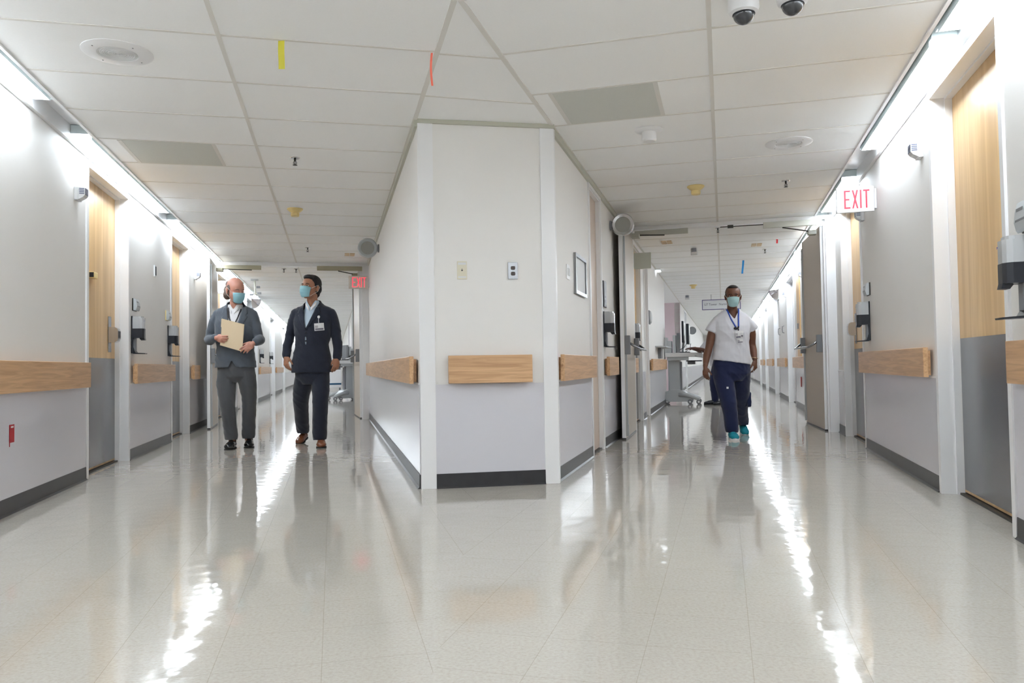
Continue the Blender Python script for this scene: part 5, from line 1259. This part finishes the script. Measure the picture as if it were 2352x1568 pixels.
# ------------------------------------------------------------------ the nurse
def nurse():
    P = thing('person', 'person in white short-sleeved tunic, navy scrub trousers and teal shoes walking', 'person', (2.508, 8.75, 0), 0)
    x_ = .017
    HM = head_M((-.006 + x_, .0, 1.615), -14, 2, 1.06)
    b = MB(); head(b, HM, 1.12)
    limb(b, [(-.005 + x_, .035, 1.56), (-.008 + x_, .045, 1.47), (-.008 + x_, .05, 1.36)], [.055, .056, .07])
    b.loft([((0, .04, .8), .16, .11), ((0, .04, 1.0), .15, .11), ((0, .045, 1.22), .15, .1), ((0, .05, 1.34), .14, .08), ((.005, .05, 1.4), .09, .06)])
    limb(b, [(-.15, .05, 1.34), (-.222, .06, 1.19), (-.265, .05, 1.03), (-.295, .03, .95), (-.33, -.03, .83)], [.052, .053, .042, .042, .027]); limb(b, [(.165, .05, 1.34), (.225, .07, 1.22), (.245, .11, 1.08), (.252, .09, 1.0), (.25, .03, .9)], [.052, .053, .043, .042, .028])
    for pts in ([(-.1, .05, .82), (-.075, -.02, .46), (-.02, .05, .1)], [(.09, .05, .82), (.145, .24, .5), (.28, .68, .12)]): limb(b, pts, [.085, .055, .036])
    hand(b, (-.334, -.045, .815), (-.05, -.25, -1), (.6, .6, 0), (.45, -.8, 0), .92, curls=[(16, 24, 18), (22, 28, 22), (26, 30, 24), (30, 32, 26)], thumb=(.8, .45, .3))
    hand(b, (.25, .02, .885), (-.05, -.2, -1), (-.6, .6, 0), (-.5, -.8, 0), .92, curls=[(14, 26, 20), (24, 32, 24), (32, 36, 26), (38, 40, 28)], thumb=(.85, .3, .35))
    finish('body', b, M_SK3, P, .0052, 4)
    eyes(HM, P, M_HAIRB, M_SK3); face_mask(HM, P, M_MASKP, M_STRAP)
    b = MB()
    def E(c, r): b.lathe([(sin(pi * i / 14) if 0 < i < 14 else 0, -cos(pi * i / 14)) for i in range(15)], 22, HM @ Matrix.Translation(Vector(c)) @ Matrix.Diagonal((*r, 1)))
    E((0, .034, .044), (.08, .092, .084)); E((0, .06, -.005), (.078, .055, .06)); E((-.064, .01, .018), (.0165, .032, .035)); E((.064, .01, .018), (.0165, .032, .035)); E((0, -.02, .098), (.052, .05, .022))
    finish('hair', b, M_HAIRB, P, .006, 2, wr=folds(.002, 50, 50, 4))
    for z, y_ in ((.868, 0.005),):
        mb = MB()
        for k, (r_) in enumerate((.034,)):
            T = Matrix.Translation((.25, .03, .915)) @ Matrix.Rotation(radians(12), 4, 'Y')
            mb.tube([T @ Vector((.034 * cos(a), .034 * sin(a), 0)) for a in [2 * pi * i / 20 for i in range(21)]], .003, 6)
        mb.done('bracelet', mat('gold', (220, 190, 150), .25, metal=1), P, smooth=True)
    # tunic
    b = MB()
    hem = lambda x: .868 - .15 * (x + .02)
    b.loft([((-.02, .04, .885), .218, .155, 0, 2.1), ((-.016, .04, .97), .212, .15, 0, 2.1), ((-.006, .04, 1.1), .196, .143, 0, 2.1), ((0, .035, 1.2), .2, .148, 0, 2.1), ((0, .04, 1.28), .202, .14, 0, 2.1), ((0, .048, 1.34), .208, .12), ((.004, .05, 1.39), .195, .098), ((.005, .052, 1.428), .15, .086), ((.006, .054, 1.462), .1, .078), ((.006, .052, 1.49), .078, .07)], 30)
    b2 = b.bm.verts
    for v in b2:
        if v.co.z < .9: v.co.z = .9 - .15 * (v.co.x + .02) * 1.0 - .028
    limb(b, [(-.155, .05, 1.355), (-.205, .055, 1.285), (-.238, .055, 1.218)], [.052, .064, .068], caps=False); limb(b, [(.16, .05, 1.355), (.212, .06, 1.29), (.25, .068, 1.238)], [.052, .064, .068], caps=False)
    b.ell((-.16, .05, 1.35), (.055, .06, .052)); b.ell((.165, .05, 1.35), (.055, .06, .052))
    def cut(c):
        if c.z > 1.482: return True
        if c.y < .06 and c.z > 1.36 and abs(c.x - .004) < (c.z - 1.36) * .62 + .004: return True
        return False
    tu, tb = finish('tunic', b, M_TUN, P, .0075, 3, keep_bvh=True, cut=cut, wr=folds(.005, 6, 4, 1))
    b = MB(); b.loft([((0, .042, 1.2), .15, .12), ((.003, .045, 1.33), .15, .104), ((.006, .05, 1.4), .1, .07)]); 
    us = finish('undershirt', b, M_WH, P, .008, 3, cut=lambda c: c.z > 1.385 or (c.y < .05 and c.z > 1.355 and abs(c.x - .004) < (c.z - 1.355)))
    for x0, x1 in ((-.17, -.055), (.045, .15)):
        drape('pocket', [[(x0 + (x1 - x0) * i / 7, .905 + .15 * j / 7 - .1 * (x0 + .02)) for i in range(8)] for j in range(8)], tb, -.0008, .0016, M_TUN, tu, False)
    drape('lanyard', strip([(-.066, 1.47), (-.035, 1.36), (.004, 1.262)], .016, .016, 2), tb, .004, .003, M_LANB, P); drape('lanyard', strip([(.07, 1.475), (.05, 1.37), (.034, 1.262)], .018, .016, 2), tb, .004, .003, M_LANB, P)
    mb = MB(); h = tb.ray_cast(Vector((.005, -2, 1.25)), Vector((0, 1, 0))); mb.ell((-.0, h[0].y - .012, 1.248), (.024, .01, .016)); mb.ell((.03, h[0].y - .01, 1.262), (.011, .006, .011)); mb.ell((.03, h[0].y - .01, 1.235), (.008, .005, .018)); mb.done('lanyard_clip', M_LANK, P, smooth=True)
    badge_card(P, tb, .022, 1.178, .062, .088, .06, off=.018); badge_card(P, tb, .062, 1.185, .045, .07, -.04, off=.010); badge_card(P, tb, .048, 1.11, .07, .05, .05, off=.008)
    # trousers
    b = MB(); b.loft([((-.015, .045, .66), .13, .1), ((-.015, .045, .74), .21, .135), ((-.018, .045, .84), .216, .14), ((-.015, .045, .93), .19, .13)])
    limb(b, [(-.112, .045, .8), (-.105, .03, .66), (-.075, .0, .46), (-.04, .03, .26), (-.022, .06, .1)], [.112, .112, .092, .08, .076], flat=1.05); limb(b, [(.088, .05, .8), (.112, .14, .66), (.145, .24, .5), (.21, .46, .3), (.285, .66, .14)], [.114, .112, .094, .078, .07], flat=1.05)
    b.box(.215, .255, .2, .36, .35, .52, bev=.01)
    tr, trb = finish('trousers', b, M_SCR, P, .008, 3, keep_bvh=True, wr=folds(.005, 9, 5, 15), cut=lambda c: c.z < (.075 if c.x < .13 else .11))
    drape('logo_patch', [[(-.113 + .022 * i, .575 + .022 * j) for i in range(2)] for j in range(2)], trb, .001, .001, M_SOLEW, tr, False)
    shoe(P, (-.012, .12), (-.045, -.15), .115, M_TEAL, M_SOLEW, sole_h=.024); shoe(P, (.305, .78), (.27, .52), .108, M_TEAL, M_SOLEW, pitch=18, sole_h=.024)
    # pen held in the hand
    pn = thing('pen', 'white pen held in the hand of the person in white tunic', 'pen', (2.508 + .218, 8.75 - .03, .725), 0)
    mb = MB(); mb.tube([(0, 0, -.05), (-.004, 0.01, .05)], .0045, 8); mb.done('barrel', M_SOLEW, pn)
nurse()

# ------------------------------------------------------------------ person at the cart, side on
def clerk():
    P = thing('person', 'person in white top and navy trousers typing at the cart behind the nurse', 'person', (4.245, 16.0, 0), -pi / 2)
    HM = head_M((0, -.045, 1.565), 0, 16, 1.04)
    b = MB(); head(b, HM)
    limb(b, [(0, -.03, 1.51), (0, -.045, 1.44), (0, -.05, 1.36)], [.056, .058, .07])
    b.loft([((0, .02, .85), .15, .11), ((0, 0, 1.05), .15, .11), ((0, -.03, 1.25), .16, .11), ((0, -.05, 1.4), .13, .08)])
    for sx in (-1, 1):
        limb(b, [(sx * .19, -.06, 1.37), (sx * .22, -.17, 1.23), (sx * .23, -.27, 1.12), (sx * .17, -.39, 1.15), (sx * .1, -.49, 1.17)], [.05, .047, .042, .036, .026])
        limb(b, [(sx * .09, .02, .85), (sx * .1, -.02 + .04 * sx, .46), (sx * .1, .03 + .06 * sx, .1)], [.085, .055, .038])
        hand(b, (sx * .095, -.495, 1.175), (-sx * .15, -1, -.02), (0, .0, -1), (-sx, 0, 0), .95, curls=[(8, 20, 16)] * 4)
    finish('body', b, M_SK4, P, .0055, 4)
    eyes(HM, P, M_HAIRB, M_SK4, closed=True); face_mask(HM, P, M_MASK, M_STRAP)
    b = MB()
    def E(c, r): b.lathe([(sin(pi * i / 12) if 0 < i < 12 else 0, -cos(pi * i / 12)) for i in range(13)], 20, HM @ Matrix.Translation(Vector(c)) @ Matrix.Diagonal((*r, 1)))
    E((0, .026, .055), (.088, .106, .09)); E((0, .07, .0), (.08, .06, .06))
    finish('cap', b, mat('purple_cap', (62, 50, 92), .8), P, .007, 3)
    b = MB(); b.loft([((0, .02, .8), .2, .16), ((0, .01, 1.0), .19, .15), ((0, -.02, 1.2), .2, .15), ((0, -.04, 1.34), .2, .12), ((0, -.05, 1.41), .13, .09), ((0, -.05, 1.44), .08, .07)])
    for sx in (-1, 1): limb(b, [(sx * .16, -.055, 1.37), (sx * .21, -.13, 1.27), (sx * .228, -.235, 1.155)], [.07, .078, .078])
    finish('tunic', b, M_TUN, P, .009, 3, wr=folds(.006, 7, 5, 21))
    b = MB(); b.loft([((0, .03, .7), .13, .11), ((0, .03, .82), .19, .14), ((0, .03, .92), .17, .12)])
    for sx in (-1, 1): limb(b, [(sx * .1, .03, .8), (sx * .105, -.01 + .04 * sx, .5), (sx * .105, .03 + .06 * sx, .11)], [.11, .088, .078])
    finish('trousers', b, M_SCR, P, .009, 3, wr=folds(.006, 10, 5, 30))
    shoe(P, (.1, .15), (.11, -.13), .105, M_BLACK, M_SOLEB); shoe(P, (-.1, .04), (-.11, -.27), .105, M_BLACK, M_SOLEB)
clerk()
